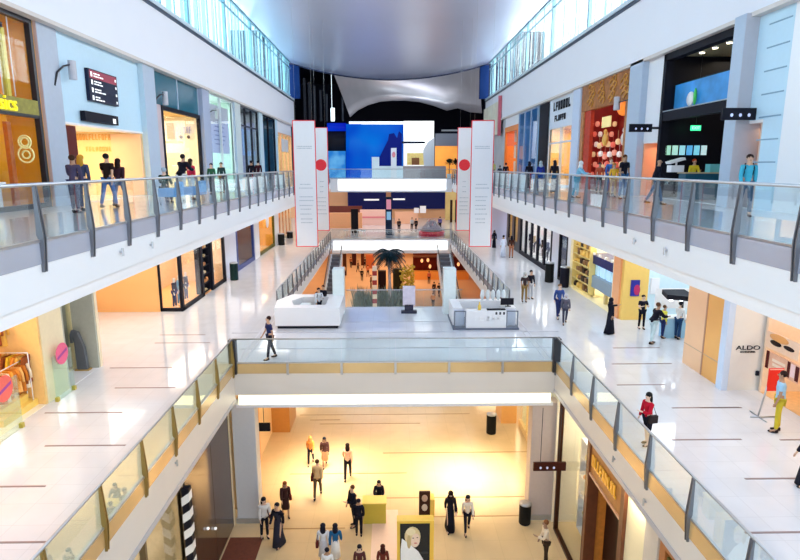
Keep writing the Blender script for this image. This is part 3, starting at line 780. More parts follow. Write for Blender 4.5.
# C
yc0, yc1 = yl(152, 110), yl(199, 110)
pier('left', WL, yb1, yc0, Z2, SO, bluegrey, .25, M('pier_light_side', (.55, .70, .80), .4))
zc = CZ + 3.15
t = thing('shop_window', 'dark teal upper glazing above the bright cream shop', 'shop window', (WL, 33, zc))
MB().box((WL - .02, yc0, zc), (WL - .1, yc1, ZT)).build('pane', M('teal_glass', (.03, .15, .22), .12), t)
for y in (yc0 + .05, yc1 - .15, (yc0 + yc1) / 2): MB().box((WL + .02, y, zc), (WL - .12, y + .1, ZT)).build('mullion', bluegrey, t)
yk = yl(164, 150)
wallbox('left', WL, yc0, yk, Z2, zc, M('dusty_pink_panel', (.62, .50, .52), .5))
shell('left', WL, yk, yc1, Z2, zc, 4, M('pale_cream_wall', (.98, .86, .62), .5, var=.03), fl2, M('amber_ceiling', (.95, .55, .2), .5), 110, (1, .88, .6))
t = front('left', WL, yk, yc1, Z2, zc, 'cream shop front with a thick black mullion and grey sign letters', black, 1, fw=.22)
t = thing('wall_sign', 'grey letters on the wall of the bright cream shop', 'sign', (WL - 2, 35, Z2 + 3))
yv = yc1 - .25
a, b = P(177, 130, Y=yv), P(192, 130, Y=yv)
glyphs(ROT_FRONT, ((a.x + b.x) / 2, yv, a.z), b.x - a.x, .42, 5, M('grey_letters', (.35, .33, .48), .5), t, seed=5)
for px in (181, 188.5):
    a = P(px, 137, Y=yv); MB().ball((a.x, yv, a.z), (.11, .04, .11), 12, 8).build('disc', M('dark_disc', (.12, .08, .05), .5), t)
a, b = P(167.5, 139, Y=yv), P(173.5, 123, Y=yv)
t = thing('poster', 'brown and gold poster in the cream shop window', 'poster', tuple(a))
MB().box((a.x, yv - .02, a.z), (b.x, yv + .04, b.z)).build('sheet', M('poster_brown', (.40, .20, .04), .4, var=.7, scale=3), t)
# D pale glass
yd0, yd1 = yl(207, 125), yl(233, 125)
pier('left', WL, yc1, yd0, Z2, SO, M('pier_grey_blue', (.40, .46, .62), .4), .25)
shell('left', WL, yd0, yd1, Z2, ZT, 4, M('mint_wall', (.72, .88, .78), .5, var=.1), fl2, wht, 110, (.85, 1, .92))
t = front('left', WL, yd0, yd1, Z2, ZT, 'pale green white glass shop front with a tall lilac poster', M('pale_frame', (.75, .8, .85), .4), 2)
t = thing('poster', 'tall lilac poster with faint grey writing behind the pale glass', 'poster', (WL - .2, 41, CZ))
q0, q1 = yl(213, 125), yl(231, 125)
MB().box((WL - .2, q0, CZ + .9), (WL - .24, q1, CZ + 4.2)).build('sheet', M('lilac_sheet', (.72, .72, .86), .5, var=.04), t)
for k in range(6): MB().box((WL - .17, q0 + .8 + .2 * (k % 2), CZ + 3.0 - k * .3), (WL - .19, q1 - 1 - .3 * (k % 3), CZ + 3.08 - k * .3)).build('text_line', M('grey_print', (.35, .35, .5), .5), t)
# E, F, G
ye0, ye1 = yl(239, 135), yl(258, 135)
pier('left', WL, yd1, ye0, Z2, SO, M('pier_pale', (.62, .70, .70), .4), .2, bluegrey)
shell('left', WL, ye0, ye1, Z2, ZT, 4, M('blue_grey_wall', (.50, .52, .55), .5, var=.2), fl2, dark, 50, (.8, .9, 1))
front('left', WL, ye0, ye1, Z2, ZT, 'dark framed shop front with blue panels beyond the pale glass one', dark, 3, transom=CZ + 3.2)
for i, c in enumerate([(.95, .5, .2), (.45, .65, .9), (.55, .7, .95)]):
    o = MB().box((WL - .4, ye0 + .5 + i * 2.3, CZ + .9), (WL - .5, ye0 + 2.3 + i * 2.3, CZ + 3.1)).build('poster', cm(c, 'lacquer'), None, loc=(WL - .45, ye0 + 1.4 + i * 2.3, CZ + .9))
    tag(o, '%s poster panel in the dark framed shop front' % ['orange', 'mid blue', 'pale blue'][i], 'poster')
yf0, yf1 = yl(261.5, 140), yl(275, 140)
pier('left', WL, ye1, yf0, Z2, SO, M('pier_pale_blue', (.60, .75, .82), .4), .2)
shell('left', WL, yf0, yf1, Z2, ZT, 3, M('teal_dark_wall', (.02, .12, .25), .4, var=.4), fl2, dark, 20)
front('left', WL, yf0, yf1, Z2, ZT, 'narrow near black shop front with a teal blue edge', black, 2)
yg0 = yl(277, 140)
pier('left', WL, yf1, yg0, Z2, SO, paleblue, .1)
shell('left', WL, yg0, YE - 1, Z2, CZ + 3.6, 3, M('cream_wall_far', (.95, .72, .42), .5, var=.08), fl2, wht, 60, (1, .8, .5))
wallbox('left', WL, yg0, YE - 1, CZ + 3.6, SO, upper)
front('left', WL, yg0, YE - 1.2, Z2, CZ + 3.6, 'warm cream shop front farthest along the top left gallery', peach, 4)
o = MB().box((WL + .02, yl(281, 137), CZ + 1.6), (WL - .1, yl(288, 137), CZ + 3.0)).build('sign_board', wht, None, loc=(WL, yl(284, 137), CZ + 1.6)); tag(o, 'white sign panel on the warm cream shop at the end of the top left gallery', 'sign')

# ================================================================== LEVEL TWO, RIGHT
# groove wall and white wall nearest
yq = yr(757, 60); yq2 = yr(790, 60); yn0 = yr(762, 130)
wallbox('right', WR, yq2, yn0, Z2, SO, paleblue); wallbox('right', WR, yn0, yq, CZ + 1.5, SO, paleblue)
groove = M('groove_shadow', (.22, .38, .52), .5)
for i in range(9):
    z = Z2 + .8 + i * .72
    struct('trim_groove', MB().box((WR - .012, yq2 + .1, z), (WR + .02, yq2 + (yq - yq2) * .72, z + .045)), groove)
wallbox('right', WR, 7, yq2, Z2, SO, wht, name='wall_right_white')
yp0, yp1 = P(742, 60, X=WR - .45).y, P(731, 60, X=WR - .45).y
yn0 = yr(762, 130)
pier('right', WR, yp0, yp1, Z2, SO, bluegrey, .45, greyclad)
wallbox('right', WR, yq, yp0, CZ + 1.5, SO, paleblue, name='wall_right_blue')
shell('right', WR, yn0, yp0 + .3, Z2, CZ + 1.5, 1.6, M('niche_wall', (.62, .46, .38), .5), fl2, wht, 14, (1, .6, .35))
sbox('wall_right_niche', (WR + 1.4, yn0 + .15, Z2), (WR + 1.5, yp0 + .1, CZ + 1.4), orange)
# black cafe
yk0, yk1 = yp1 - .1, yr(662, 100)
blackw = M('cafe_black_wall', (.010, .010, .016), .35)
shell('right', WR, yk0, yk1, Z2, ZT, 5.5, blackw, fl2, M('cafe_ceiling', (.42, .38, .26), .5))
zt_ = CZ + 2.05
t = thing('storefront', 'black cafe front with a blue picture band and dark upper beam', 'shop front', (WR, (yk0 + yk1) / 2, Z2))
MB().box((WR - .05, yk0, ZT - .3), (WR + .3, yk1, ZT)).build('top_beam', black, t)
MB().box((WR - .02, yk0, zt_ - .1), (WR + .25, yk1, zt_ + .3)).build('lintel', black, t)
MB().box((WR - .05, yk1 - .25, Z2), (WR + .3, yk1, ZT)).build('jamb', black, t); MB().box((WR - .05, yk0, Z2), (WR + .3, yk0 + .2, ZT)).build('jamb', black, t)
MB().box((WR - .04, yk0, zt_ + .3), (WR - .02, yk1, zt_ + .34)).build('trim_line', steel, t)
t = thing('picture_band', 'blue lit picture band above the black cafe entrance', 'sign', (WR + .6, 24, zt_ + .4))
MB().box((WR + .5, yk0 + .1, zt_ + .35), (WR + .6, yk1 - .1, zt_ + 1.45)).build('panel', M('blue_picture', (.03, .22, .55), .4, var=.8, scale=1.4, emit=.35), t)
MB().box((WR + .45, yk0 + .15, zt_ + .4), (WR + .5, yk0 + 1.5, zt_ + 1.42)).build('bright_panel', M('cyan_picture', (.08, .6, .85), .4, var=.5, scale=3, emit=.5), t)
MB().ball((WR + .4, 25.0, zt_ + .7), (.08, .3, .3), 12, 8).build('white_figure', wht, t)
MB().ball((WR + .38, 24.6, zt_ + .75), (.06, .1, .35), 12, 8).build('green_figure', cm((.05, .6, .1), 'lacquer'), t)
struct('wall_right_cafe_bulkhead', MB().box((WR + .7, yk0 + .1, zt_), (WR + .8, yk1 - .1, zt_ + 1.55)), blackw)
lampm = M('downlight_glow', (1, .9, .6), .4, emit=9)
for i in range(5):
    y = yk0 + .8 + i * 1.0
    t = thing('downlight', 'round warm downlight in the cafe ceiling', 'lamp', (WR + .95, y, ZT - .14), group='cafe ceiling downlights')
    MB().lathe((WR + .95, y, ZT - .15), [(.12, .0), (.14, .05)], 12).build('rim', wht, t); MB().cyl((WR + .95, y, ZT - .18), .1, .03, 12).build('lens', lampm, t)
area('cafe_lamp', (WR + 3.2, 24.5, ZT - .3), (0, 0, 0), 2, 4, 90, (1, .85, .6))
ex = M('exit_green', (.05, .75, .35), .4, emit=1.5)
yw = yk1 - .2
e0 = P(696, 128, Y=yw - .6)
t = thing('exit_sign', 'small green lit exit sign hanging in the black cafe', 'sign', tuple(e0))
sb = MB().box((e0.x - .22, e0.y, e0.z - .11), (e0.x + .22, e0.y + .06, e0.z + .11)).build('sign_box', ex, t)
MB().tube([(e0.x, e0.y + .03, e0.z + .1), (e0.x, e0.y + .03, ZT - .1)], .01, 6).build('rod', dark, t)
lettering('EXIT', .17, (e0.x, e0.y - .005, e0.z), ROT_FRONT, wtext, t, 1, .004)
t0 = thing('menu_board', 'row of lit menu panels in green and blue above the cafe counter', 'menu board', (13, yw, Z2 + 2))
for i in range(6):
    a, b = P(664.5 + i * 7.2, 155, Y=yw), P(670.6 + i * 7.2, 145.5, Y=yw)
    MB().box((a.x, yw - .05, a.z), (b.x, yw, b.z)).build('lit_panel', M('menu_%d' % i, [(.35, .7, .5), (.4, .75, .6), (.3, .65, .8), (.1, .4, .8), (.2, .6, .85), (.5, .75, .8)][i], .4, var=.7, scale=5, emit=.7), t0)
t = thing('cafe_counter', 'dark cafe counter with a blue glass front', 'counter', (13.6, 24.5, Z2))
cy = 24.7
MB().box((WR + .35, cy, Z2), (15.5, cy + .6, Z2 + 1.1)).build('cabinet', M('counter_blue', (.02, .12, .2), .3), t)
MB().box((WR + .3, cy - .05, Z2 + 1.1), (15.6, cy + .65, Z2 + 1.16)).build('worktop', M('counter_top', (.55, .45, .3), .3), t)
a = P(713, 170, Y=cy)
MB().box((a.x - .1, cy + .05, Z2 + 1.16), (a.x + .6, cy + .45, Z2 + 1.5)).build('glass_case', M('cyan_case', (.2, .65, .7), .2), t)
a = P(676, 168, Y=cy + .2)
o = MB().box((a.x - .25, cy + .1, Z2 + 1.16), (a.x + .3, cy + .5, Z2 + 1.45)).prism([(a.x - .3, Z2 + 1.5), (a.x + .35, Z2 + 1.68), (a.x + .3, Z2 + 1.78), (a.x - .35, Z2 + 1.6)], 'y', cy + .1, cy + .5).box((a.x - .02, cy + .2, Z2 + 1.4), (a.x + .04, cy + .26, Z2 + 1.6)).build('coffee_machine', wht, None, loc=(a.x, cy + .3, Z2 + 1.16)); tag(o, 'white coffee machine on the dark cafe counter', 'machine')
# piers, niche and signs
ym0, ym1 = yr(645, 120), yr(634, 120)
wallbox('right', WR, yk1, ym0, CZ + 1.1, SO, white)
pier('right', WR, ym0, yr(634, 100), Z2, SO, bluegrey, .3)
shell('right', WR, yk1, ym0, Z2, CZ + 1.15, 2, M('coral_niche', (.95, .45, .25), .45, var=.2, scale=.6), fl2, wht, 30, (1, .62, .42))
z0, z1 = hz(640, 132.5, WR), hz(640, 124, WR)
a = P(629, 132, Y=26.8); b = P(652, 124, Y=26.8)
hanging_sign(a.x, b.x, 26.8, a.z, b.z, None, 'black hanging wayfinding sign beside the red ornate shop')
y_ = 19.8; a = P(721, 120, Y=y_); b = P(757, 108, Y=y_)
hanging_sign(a.x, b.x, y_, a.z, b.z, None, 'black hanging wayfinding sign before the blue grey pier at right')
# red ornate shop
yo0, yo1 = yr(632, 100), yr(583.5, 100)
carved = M('carved_gold', (.38, .13, .02), .45, var=.8, scale=5)
deepred = M('deep_red_wall', (.30, .012, .01), .45, var=.7, scale=2)
shell('right', WR, yo0, yo1, Z2, ZT, 2.2, deepred, fl0, dark, 26, (1, .8, .65))
t = thing('storefront', 'ornate bronze and red shop front full of lanterns', 'shop front', (WR, (yo0 + yo1) / 2, Z2))
MB().box((WR - .1, yo0, CZ + 3.3), (WR + .2, yo1, ZT)).build('carved_band', carved, t)
for i in range(26):
    yy = yo0 + .4 + (yo1 - yo0 - .8) * ((i * .754) % 1); zz = CZ + 3.5 + 1.1 * ((i * .57) % 1)
    MB().tube([(WR - .13, yy + .28 * math.cos(a) * (1 - .3 * math.sin(2 * a)), zz + .18 * math.sin(a)) for a in [2 * math.pi * k / 12 for k in range(10)]], .035, 5).build('scroll', M('bronze_scroll', (.75, .38, .08), .4, .3), t)
for y in (yo0, yo1 - .55): MB().box((WR - .1, y, Z2), (WR + .25, y + .55, CZ + 3.3)).build('jamb', M('carved_jamb', (.50, .20, .06), .45, var=.5, scale=5), t)
MB().box((WR - .02, yo1 - 1.6, Z2), (WR + .2, yo1 - .55, CZ + 3.3)).build('curtain', M('red_curtain', (.55, .04, .01), .6, var=.4, scale=4), t)
lant = [((.95, .35, .25), 'coral'), ((.9, .6, .3), 'amber'), ((.9, .8, .75), 'white'), ((.85, .15, .1), 'red')]
for r_ in range(4):
    for c_ in range(7):
        yy = yo0 + 1.0 + c_ * .72 + .3 * (r_ % 2); zz = CZ - .6 + r_ * .62 + random.uniform(-.1, .1); k = (r_ * 3 + c_ * 2) % 4
        o = MB().lathe((WR + .5, yy, zz), [(.05, -.16), (.12, -.12), (.15, 0), (.12, .12), (.05, .16)], 10).tube([(WR + .5, yy, zz + .15), (WR + .5, yy, zz + .62)], .006, 4).build('lantern', M('lantern_' + lant[k][1], lant[k][0], .4, emit=.35), None, loc=(WR + .5, yy, zz))
        tag(o, '%s lantern hanging in the red ornate shop' % lant[k][1], 'lantern', '%s lanterns in the red ornate shop' % lant[k][1])
a = P(606, 122, X=WR - .15)
o = MB().box((a.x, a.y - .65, a.z - .28), (a.x + .06, a.y + .65, a.z + .3)).build('sign', M('cream_sign', (.95, .75, .3), .4, emit=.3), None, loc=tuple(a)); tag(o, 'small cream sign board in the middle of the red ornate shop', 'sign')
a = P(624, 106, X=WR + .2)
o = MB().ball((a.x, a.y, a.z), (.35, .5, .5), 16, 10).build('paper_lantern', M('orange_glow', (1, .25, .02), .4, emit=.6), None, loc=tuple(a)); tag(o, 'large round orange lantern high in the red ornate shop', 'lantern')
a = P(617, 103, X=WR - .5)
t = thing('arm_lamp', 'grey cylinder lamp before the red ornate shop', 'lamp', tuple(a))
MB().tube([(a.x, a.y, a.z - .35), (a.x, a.y, a.z + .3)], .16, 12, smooth=False).build('lamp_head', greyclad, t); MB().tube([a, (WR, a.y - 1.2, a.z + .15)], .03, 6).build('arm', dark, t)
for i, (px, py, c) in enumerate([(605, 140, (.9, .5, .1)), (624, 139, (.85, .75, .7)), (632, 118, (.9, .4, .2))]):
    a = P(px, py, X=WR + .3); o = MB().ball(tuple(a), (.15, .3, .35), 10, 8).ball((a.x, a.y, a.z + .45), (.1, .14, .16), 10, 8).build('figurine', cm(c, 'lacquer'), None, loc=tuple(a)); tag(o, '%s figurine on the wall of the red ornate shop' % ['amber', 'white', 'orange'][i], 'figurine')
yv = yo1 - .35
for r_ in range(6):
    for c_ in range(5):
        xx = WR + .35 + c_ * .36 + .15 * (r_ % 2); zz = Z2 + .9 + r_ * .62; k = (r_ * 5 + c_ * 3) % 4
        o = MB().lathe((xx, yv, zz), [(.05, -.16), (.12, -.12), (.14, 0), (.12, .12), (.05, .16)], 10).build('lantern', M('lantern_' + lant[k][1], lant[k][0], .4, emit=.35), None, loc=(xx, yv, zz))
        tag(o, '%s lantern fixed to the end wall of the red ornate shop' % lant[k][1], 'lantern', '%s lanterns on the end wall of the red ornate shop' % lant[k][1])
# white shop with black letters
ys0, ys1 = yr(575, 120), yr(550, 120)
pier('right', WR, yo1, ys0, Z2, SO, M('pier_ice', (.60, .70, .88), .4), .2)
zs = CZ + 2.8
wallbox('right', WR, ys0, ys1, zs, SO, M('ice_facade', (.72, .78, .88), .45))
shell('right', WR, ys0, ys1, Z2, zs, 3.5, M('orange_cream_wall', (.98, .62, .25), .5, var=.15), fl0, wht, 75, (1, .75, .42))
t = front('right', WR, ys0, ys1, Z2, zs, 'white framed shop front with two black words above an orange interior', M('ice_frame', (.7, .76, .85), .4), 2, transom=CZ + 1.6)
glyphs(ROT_RIGHT, (WR - .02, (ys0 + ys1) / 2, CZ + 4.25), 4.2, .62, 7, black, t, seed=7)
glyphs(ROT_RIGHT, (WR - .02, (ys0 + ys1) / 2 + .3, CZ + 3.4), 2.8, .42, 6, black, t, seed=8)
yv0, yv1 = yr(549, 130), yr(539, 130)
wallbox('right', WR, ys1, yv0 + .2, Z2, SO, paleblue); wallbox('right', WR, yv0, yv1, Z2, SO, black)
yw0, yw1 = yr(537.5, 135), yr(519, 135)
blg = M('blue_shop_panel', (.05, .25, .60), .35, var=.35, scale=.7)
wallbox('right', WR, yv1, yw1, Z2, SO, M('steel_blue_backing', (.20, .38, .58), .3, var=.5, scale=.6), .5)
front('right', WR - .05, yv1 + .3, yw1, Z2, ZT, 'tall blue glazed shop front on the right of the top gallery', bluegrey, 3, GLASS('blue_glass', (.55, .75, .95), .15))
yx0, yx1 = yr(518, 140), yr(505, 140)
shell('right', WR, yx0, yx1, Z2, CZ + 3.9, 3, M('orange_red_wall', (.95, .25, .04), .5, var=.1), fl0, wht, 55, (1, .8, .6))
wallbox('right', WR, yx0, yx1, CZ + 3.9, SO, upper)
front('right', WR, yx0, yx1, Z2, CZ + 3.9, 'orange shop front beyond the blue one', M('orange_frame', (.9, .25, .03), .4), 1, fw=.5)
for i in range(3):
    o = MB().box((WR + .6, yx0 + 1.2, Z2 + .6 + i * 1.6), (WR + .7, yx1 - 1.8, Z2 + 1.9 + i * 1.6)).build('poster', cm([(.95, .93, .88), (.95, .9, .8), (.8, .6, .5)][i], 'lacquer'), None, loc=(WR + .6, (yx0 + yx1) / 2, Z2 + .6 + i * 1.6)); tag(o, 'pale poster in the orange shop front, %s of three' % ['lowest', 'middle', 'topmost'][i], 'poster')
wallbox('right', WR, yx1, YE, Z2, SO, M('far_grey_panel', (.50, .52, .55), .5, var=.25, scale=.8))
a0, a1 = yr(503, 110), yr(488, 105)
t = thing('shop_sign', 'pale floral sign panel with a red edge at the end of the top right gallery', 'sign', (WR - .3, (a0 + a1) / 2, CZ + 3))
MB().box((WR - .5, a0, CZ + 3.4), (WR - .3, min(a1, 74), CZ + 6.8)).build('panel', M('floral_panel', (.85, .78, .62), .5, var=.25, scale=1.2), t)
MB().box((WR - .55, a0 - .5, CZ + 3.2), (WR - .25, a0, CZ + 7.3)).build('edge', M('rose_edge', (.65, .15, .2), .4), t)
# ================================================================== LEVEL ONE, LEFT
ZU = Z2 - 1.5
X1 = -12.3
def fy(px, side='left'):
    """Y where the wall foot shows at this column of the photograph"""
    X = X1 if side == 'left' else 12.9
    k = 580 * abs(X) / abs(px - 389)
    return (k - 1.62) / .981
# orange clothes shop
y_a, y_b = 11.0, fy(52)
shell('left', X1, y_a, y_b, Z1, ZU, 5, M('tan_wall', (.95, .62, .25), .5, var=.1), M('cream_shop_floor', (.95, .88, .72), .25), M('amber_shop_ceiling', (.8, .4, .1), .5), 90, (1, .78, .5))
clothes_rail((X1 - .55, 18.7, Z1), 1.9, 'y', 1.75, 9, [(.75, .28, .04), (.9, .5, .15), (.6, .2, .03), (.95, .8, .6), (.8, .35, .05)], 'clothes rail nearest the atrium in the orange shop', 'orange or brown garment on the rail nearest the atrium in the lower left shop', 'garments on the rail nearest the atrium', wht)
clothes_rail((X1 - 1.0, 19.62, Z1), 1.3, 'x', 2.0, 8, [(.95, .65, .05), (.9, .35, .05), (.85, .5, .1), (.3, .08, .02)], 'clothes rail by the end wall of the orange shop', 'yellow or orange garment on the rail by the end wall of the lower left shop', 'garments by the end wall', wht)
clothes_rail((X1 - 1.3, 19.0, Z1), 1.7, 'y', 3.3, 8, [(.95, .70, .05), (.9, .45, .05), (.45, .1, .03), (.95, .55, .1)], 'tall rail of yellow and brown garments in the orange shop', 'yellow or brown garment on the tall rail of the lower left shop', 'garments on the tall rail', wht)
t = thing('display_table', 'low yellow stepped display table at the entrance of the orange shop', 'table', (X1 - .9, 18.8, Z1))
MB().box((X1 - .3, 17.9, Z1), (X1 - 1.6, 19.8, Z1 + .25)).build('lower_step', M('yellow_table', (.95, .65, .15), .4), t); MB().box((X1 - .5, 18.1, Z1 + .25), (X1 - 1.4, 19.6, Z1 + .5)).build('upper_step', M('yellow_table', (.9, .6, .1), .4), t)
for i in range(6):
    yy = 18.2 + i * .25; o = MB().box((X1 - .7, yy, Z1 + .5), (X1 - 1.2, yy + .2, Z1 + .58 + .04 * (i % 3))).build('folded_garment', cm([(.9, .45, .1), (.95, .8, .6), (.55, .2, .03)][i % 3]), None, loc=(X1 - .9, yy, Z1 + .5)); tag(o, 'folded garment on the low yellow display table', 'garment', 'folded garments on the yellow table')
a = P(24, 392, Z=Z1)
t = thing('post', 'red brown square post standing in the orange shop front', 'post', tuple(a)); MB().box((a.x - .11, a.y - .11, Z1), (a.x + .11, a.y + .13, ZU)).build('shaft', M('red_brown_post', (.33, .05, .01), .4), t)
for i, (px, py, c) in enumerate([(37, 385, (.8, .4, .1)), (44, 378, (.92, .8, .6))]):
    person('mannequin in the orange shop wearing %s' % ['a brown orange coat', 'a cream coat'][i], px, py, Z1, None, 60, 'stand', 'coat', c, 'trousers', (.6, .25, .05), None, name='mannequin', skin=(.9, .85, .75), h=1.75)
# round red stickers on glass screens
def screen_y(px, pyb, ln, hh, label, cy, col, r=.4):
    a = P(px, pyb, Z=Z1); X = a.x
    t = thing('glass_screen', label, 'screen', (X, a.y, Z1))
    gp = MB().box((X - .012, a.y, Z1), (X + .012, a.y + ln, Z1 + hh)).build('pane', GLASS('green_glass', (.88, .97, .92), .08), t)
    MB().box((X - .06, a.y, Z1), (X + .06, a.y + .12, Z1 + .16)).box((X - .06, a.y + ln - .12, Z1), (X + .06, a.y + ln, Z1 + .16)).build('clamp', M('brass_clamp', (.6, .5, .1), .3, .6), t)
    c = Vector((X + .02, a.y + ln / 2, P(px, cy, X=X).z)); n = 28
    vs = [(xx, c.y + r * math.cos(2 * math.pi * k / n), c.z + r * math.sin(2 * math.pi * k / n)) for xx in (X + .012, X + .022) for k in range(n)]
    st = MB().add(vs, [list(range(n))[::-1], list(range(n, 2 * n))] + [(k, (k + 1) % n, (k + 1) % n + n, k + n) for k in range(n)]).build('round_sticker', cm(col, 'lacquer'), gp)
    q = r * .8; MB().add([(X + .026, c.y - q, c.z - .16), (X + .026, c.y + q, c.z + .04), (X + .026, c.y + q, c.z + .14), (X + .026, c.y - q, c.z - .06), (X + .02, c.y - q, c.z - .16), (X + .02, c.y + q, c.z + .04), (X + .02, c.y + q, c.z + .14), (X + .02, c.y - q, c.z - .06)],
        [(0, 1, 2, 3), (7, 6, 5, 4), (0, 4, 5, 1), (1, 5, 6, 2), (2, 6, 7, 3), (3, 7, 4, 0)]).build('stripe', cm((.35, .05, .3), 'lacquer'), gp)
screen_y(-4, 446, 1.35, 1.8, 'glass screen with a large round red sticker at the left edge', 393, (.85, .14, .10), .42)
screen_y(57, 402, 1.25, 1.7, 'glass screen with a pink oval sticker beside the grey pedestal', 356, (.80, .12, .25), .40)
# cream pillar and grey pedestal
yc_, yd_ = fy(52), fy(72)
wallbox('left', X1, yc_, yd_, Z1, ZU, M('cream_pillar', (.90, .80, .55), .4), .8, 'wall_left_pillar')
a = P(86, 370, Z=Z1)
t = thing('security_gate', 'dark grey curved security pedestal beside the cream pillar', 'gate', (a.x, a.y, Z1))
MB().prism([(a.x - .30, Z1), (a.x + .12, Z1), (a.x + .05, Z1 + 1.0), (a.x - .15, Z1 + 1.65), (a.x - .4, Z1 + 1.75), (a.x - .48, Z1 + 1.55), (a.x - .48, Z1 + 1.2), (a.x - .38, Z1 + 1.2), (a.x - .33, Z1 + 1.45)], 'y', a.y - .1, a.y + .1).build('body', M('pedestal_grey', (.12, .13, .15), .4), t, .015)
MB().box((a.x - .4, a.y - .14, Z1), (a.x + .2, a.y + .14, Z1 + .06)).build('foot', M('brass_foot', (.55, .35, .08), .4, .4), t)
# recess with glass and telephone-like dark box
ye_ = fy(103)
shell('left', X1, yd_, ye_, Z1, ZU, 2.2, M('grey_green_wall', (.50, .50, .42), .4, var=.1), fl1, M('brown_ceiling', (.3, .1, .03), .5), None)
front('left', X1 - 1.0, yd_ + .1, ye_ - .1, Z1, ZU, 'glazed recess between the cream pillar and the orange wall', M('pale_gold_frame', (.8, .7, .4), .4), 1, fw=.07)
a = P(88, 318, X=X1 - 1.2)
t = thing('wall_cabinet', 'dark blue grey cabinet hanging in the glazed recess', 'cabinet', tuple(a))
MB().box((a.x, a.y - .45, a.z - .6), (a.x - .3, a.y + .45, a.z + .6)).build('body', M('cabinet_blue', (.07, .12, .20), .4), t, .05); MB().box((a.x + .005, a.y - .25, a.z - .35), (a.x + .02, a.y + .2, a.z + .35)).build('door', M('cabinet_door', (.10, .22, .40), .3), t)
# orange wall facing the camera, corridor
yo_ = 33.3
sbox('wall_left_orange', (-18.4, yo_, Z1), (-13.45, yo_ + .3, ZU), M('orange_far_wall', (.98, .52, .20), .4, var=.06, scale=.4))
area('added_corridor_light', (-15.5, 29, ZU - .1), (0, 0, 0), 3, 5, 230, (1, .85, .65))  # added unseen light that brightens the orange wall
sbox('wall_left_corridor', (-18.4, ye_, Z1), (-18.1, yo_, ZU), peach)
sbox('wall_left_return', (-18.4, ye_, Z1), (X1, ye_ + .2, ZU), M('cream_return', (.92, .78, .55), .4))
# black framed shop
yh0, yh1, yh2, yh3 = 33.4, fy(203), fy(212), fy(225)
XS = -12.2
shell('left', XS, yh0 + .1, yh3, Z1, ZU, 3.6, near=False, wall=M('peach_shop_wall', (.92, .66, .45), .5, var=.2), floorm=M('orange_shop_floor', (.95, .45, .15), .3), ceil=wht, light=120, col=(1, .85, .65))
t = thing('shop_window', 'glass front with thick black frames in the middle of the left gallery', 'shop window', (XS, 37, Z1))
f = MB(); fz = ZU
for (a, b) in ((yh0, yh0 + .3), (yh1 - .25, yh1 + .1), (yh2 - .1, yh2 + .25), (yh3 - .35, yh3)): f.box((XS + .06, a, Z1), (XS - .1, b, fz))
f.box((XS + .06, yh0, Z1), (XS - .1, yh1, Z1 + .22)); f.box((XS + .06, yh2, Z1), (XS - .1, yh3, Z1 + .22)); f.box((XS + .06, yh0, ZU - .3), (XS - .1, yh3, ZU))
f.box((XS - 1.3, yh0 - .05, Z1), (XS + .06, yh0 + .1, Z1 + .2)).box((XS - 1.35, yh0 - .05, Z1), (XS - 1.15, yh0 + .1, ZU))
f.build('frame', black, t)
MB().box((XS, yh0 + .3, Z1 + .2), (XS - .02, yh1 - .25, fz)).build('pane', shopglass, t); MB().box((XS, yh2 + .25, Z1 + .2), (XS - .02, yh3 - .35, fz)).build('pane', shopglass, t); MB().box((XS - 1.2, yh0, Z1 + .2), (XS - .1, yh0 + .02, fz)).build('pane', shopglass, t)
shelf_unit('left', XS - .1, yh1 + .1, yh2 - .1, Z1 + .1, Z1 + 3.6, 6, 'black display tower between the two shop windows', black, [(.8, .6, .3), (.7, .3, .1), (.9, .85, .7)], 'goods in the black display tower', 'small item in the black display tower', dens=.35)
for i, (yy, c) in enumerate([(34.2, (.04, .05, .12)), (35.0, (.25, .5, .75)), (36.2, (.1, .1, .15)), (40.3, (.3, .5, .8)), (41.6, (.85, .5, .35))]):
    person('mannequin in the left black framed window wearing %s' % ['black and navy', 'a light blue top', 'a dark grey top', 'a mid blue top beyond the display tower', 'a peach top'][i], loc=(XS - .7, yy, Z1), h=1.85, face=90, top='shirt', tc=c, bc=[(.03, .05, .2), (.1, .3, .6)][i % 2], hair=None, name='mannequin', skin=(.9, .85, .85))
shelf_unit('left', XS - 2.6, 34, 36.8, Z1 + .02, Z1 + 4.2, 4, 'white shelf with orange lights behind the black framed window', wht, [(.95, .4, .2), (.9, .9, .95), (.9, .3, .35)], 'goods on the white back shelf', 'orange or white item on the white back shelf', dens=.5)
# white panel with the bin, dark red shop, and further
yw1_ = fy(238); yr1 = fy(255)
wallbox('left', X1, yh3, yw1_, Z1, ZU, M('lilac_white_panel', (.72, .76, .88), .35))
litter_bin(234.5, 280, Z1, 'dark green litter bin against the lilac white panel on the left', (.005, .03, .03), hpy=262, r=.3)
shell('left', X1, yw1_, yr1, Z1, ZU, 2.5, M('maroon_wall', (.14, .02, .02), .4, var=.4, scale=1), brown, dark, 12, (1, .6, .5))
front('left', X1, yw1_, yr1, Z1, ZU, 'dark maroon shop front with a navy edge on the left gallery', M('navy_frame', (.02, .05, .25), .4), 1, fw=.35)
wallbox('left', X1 + .1, yr1, yr1 + 1.9, Z1, ZU, wht)
yo1_ = fy(275)
shell('left', X1, yr1 + 1.9, yo1_, Z1, ZU, 3, M('orange_gold_wall', (.95, .50, .10), .5, var=.2, scale=1.2), fl0, wht, 70, (1, .7, .35))
front('left', X1, yr1 + 1.9, yo1_, Z1, ZU, 'orange lit shop front framed in black and yellow on the left gallery', M('olive_frame', (.10, .09, .01), .4), 1, fw=.3)
o = MB().ball((X1 + .1, 58.3, Z1 + 3), (.08, .7, .7), 16, 8).build('round_sign', wht, None, loc=(X1, 58.3, Z1 + 3)); tag(o, 'small round white sign on the orange lit shop front', 'sign')
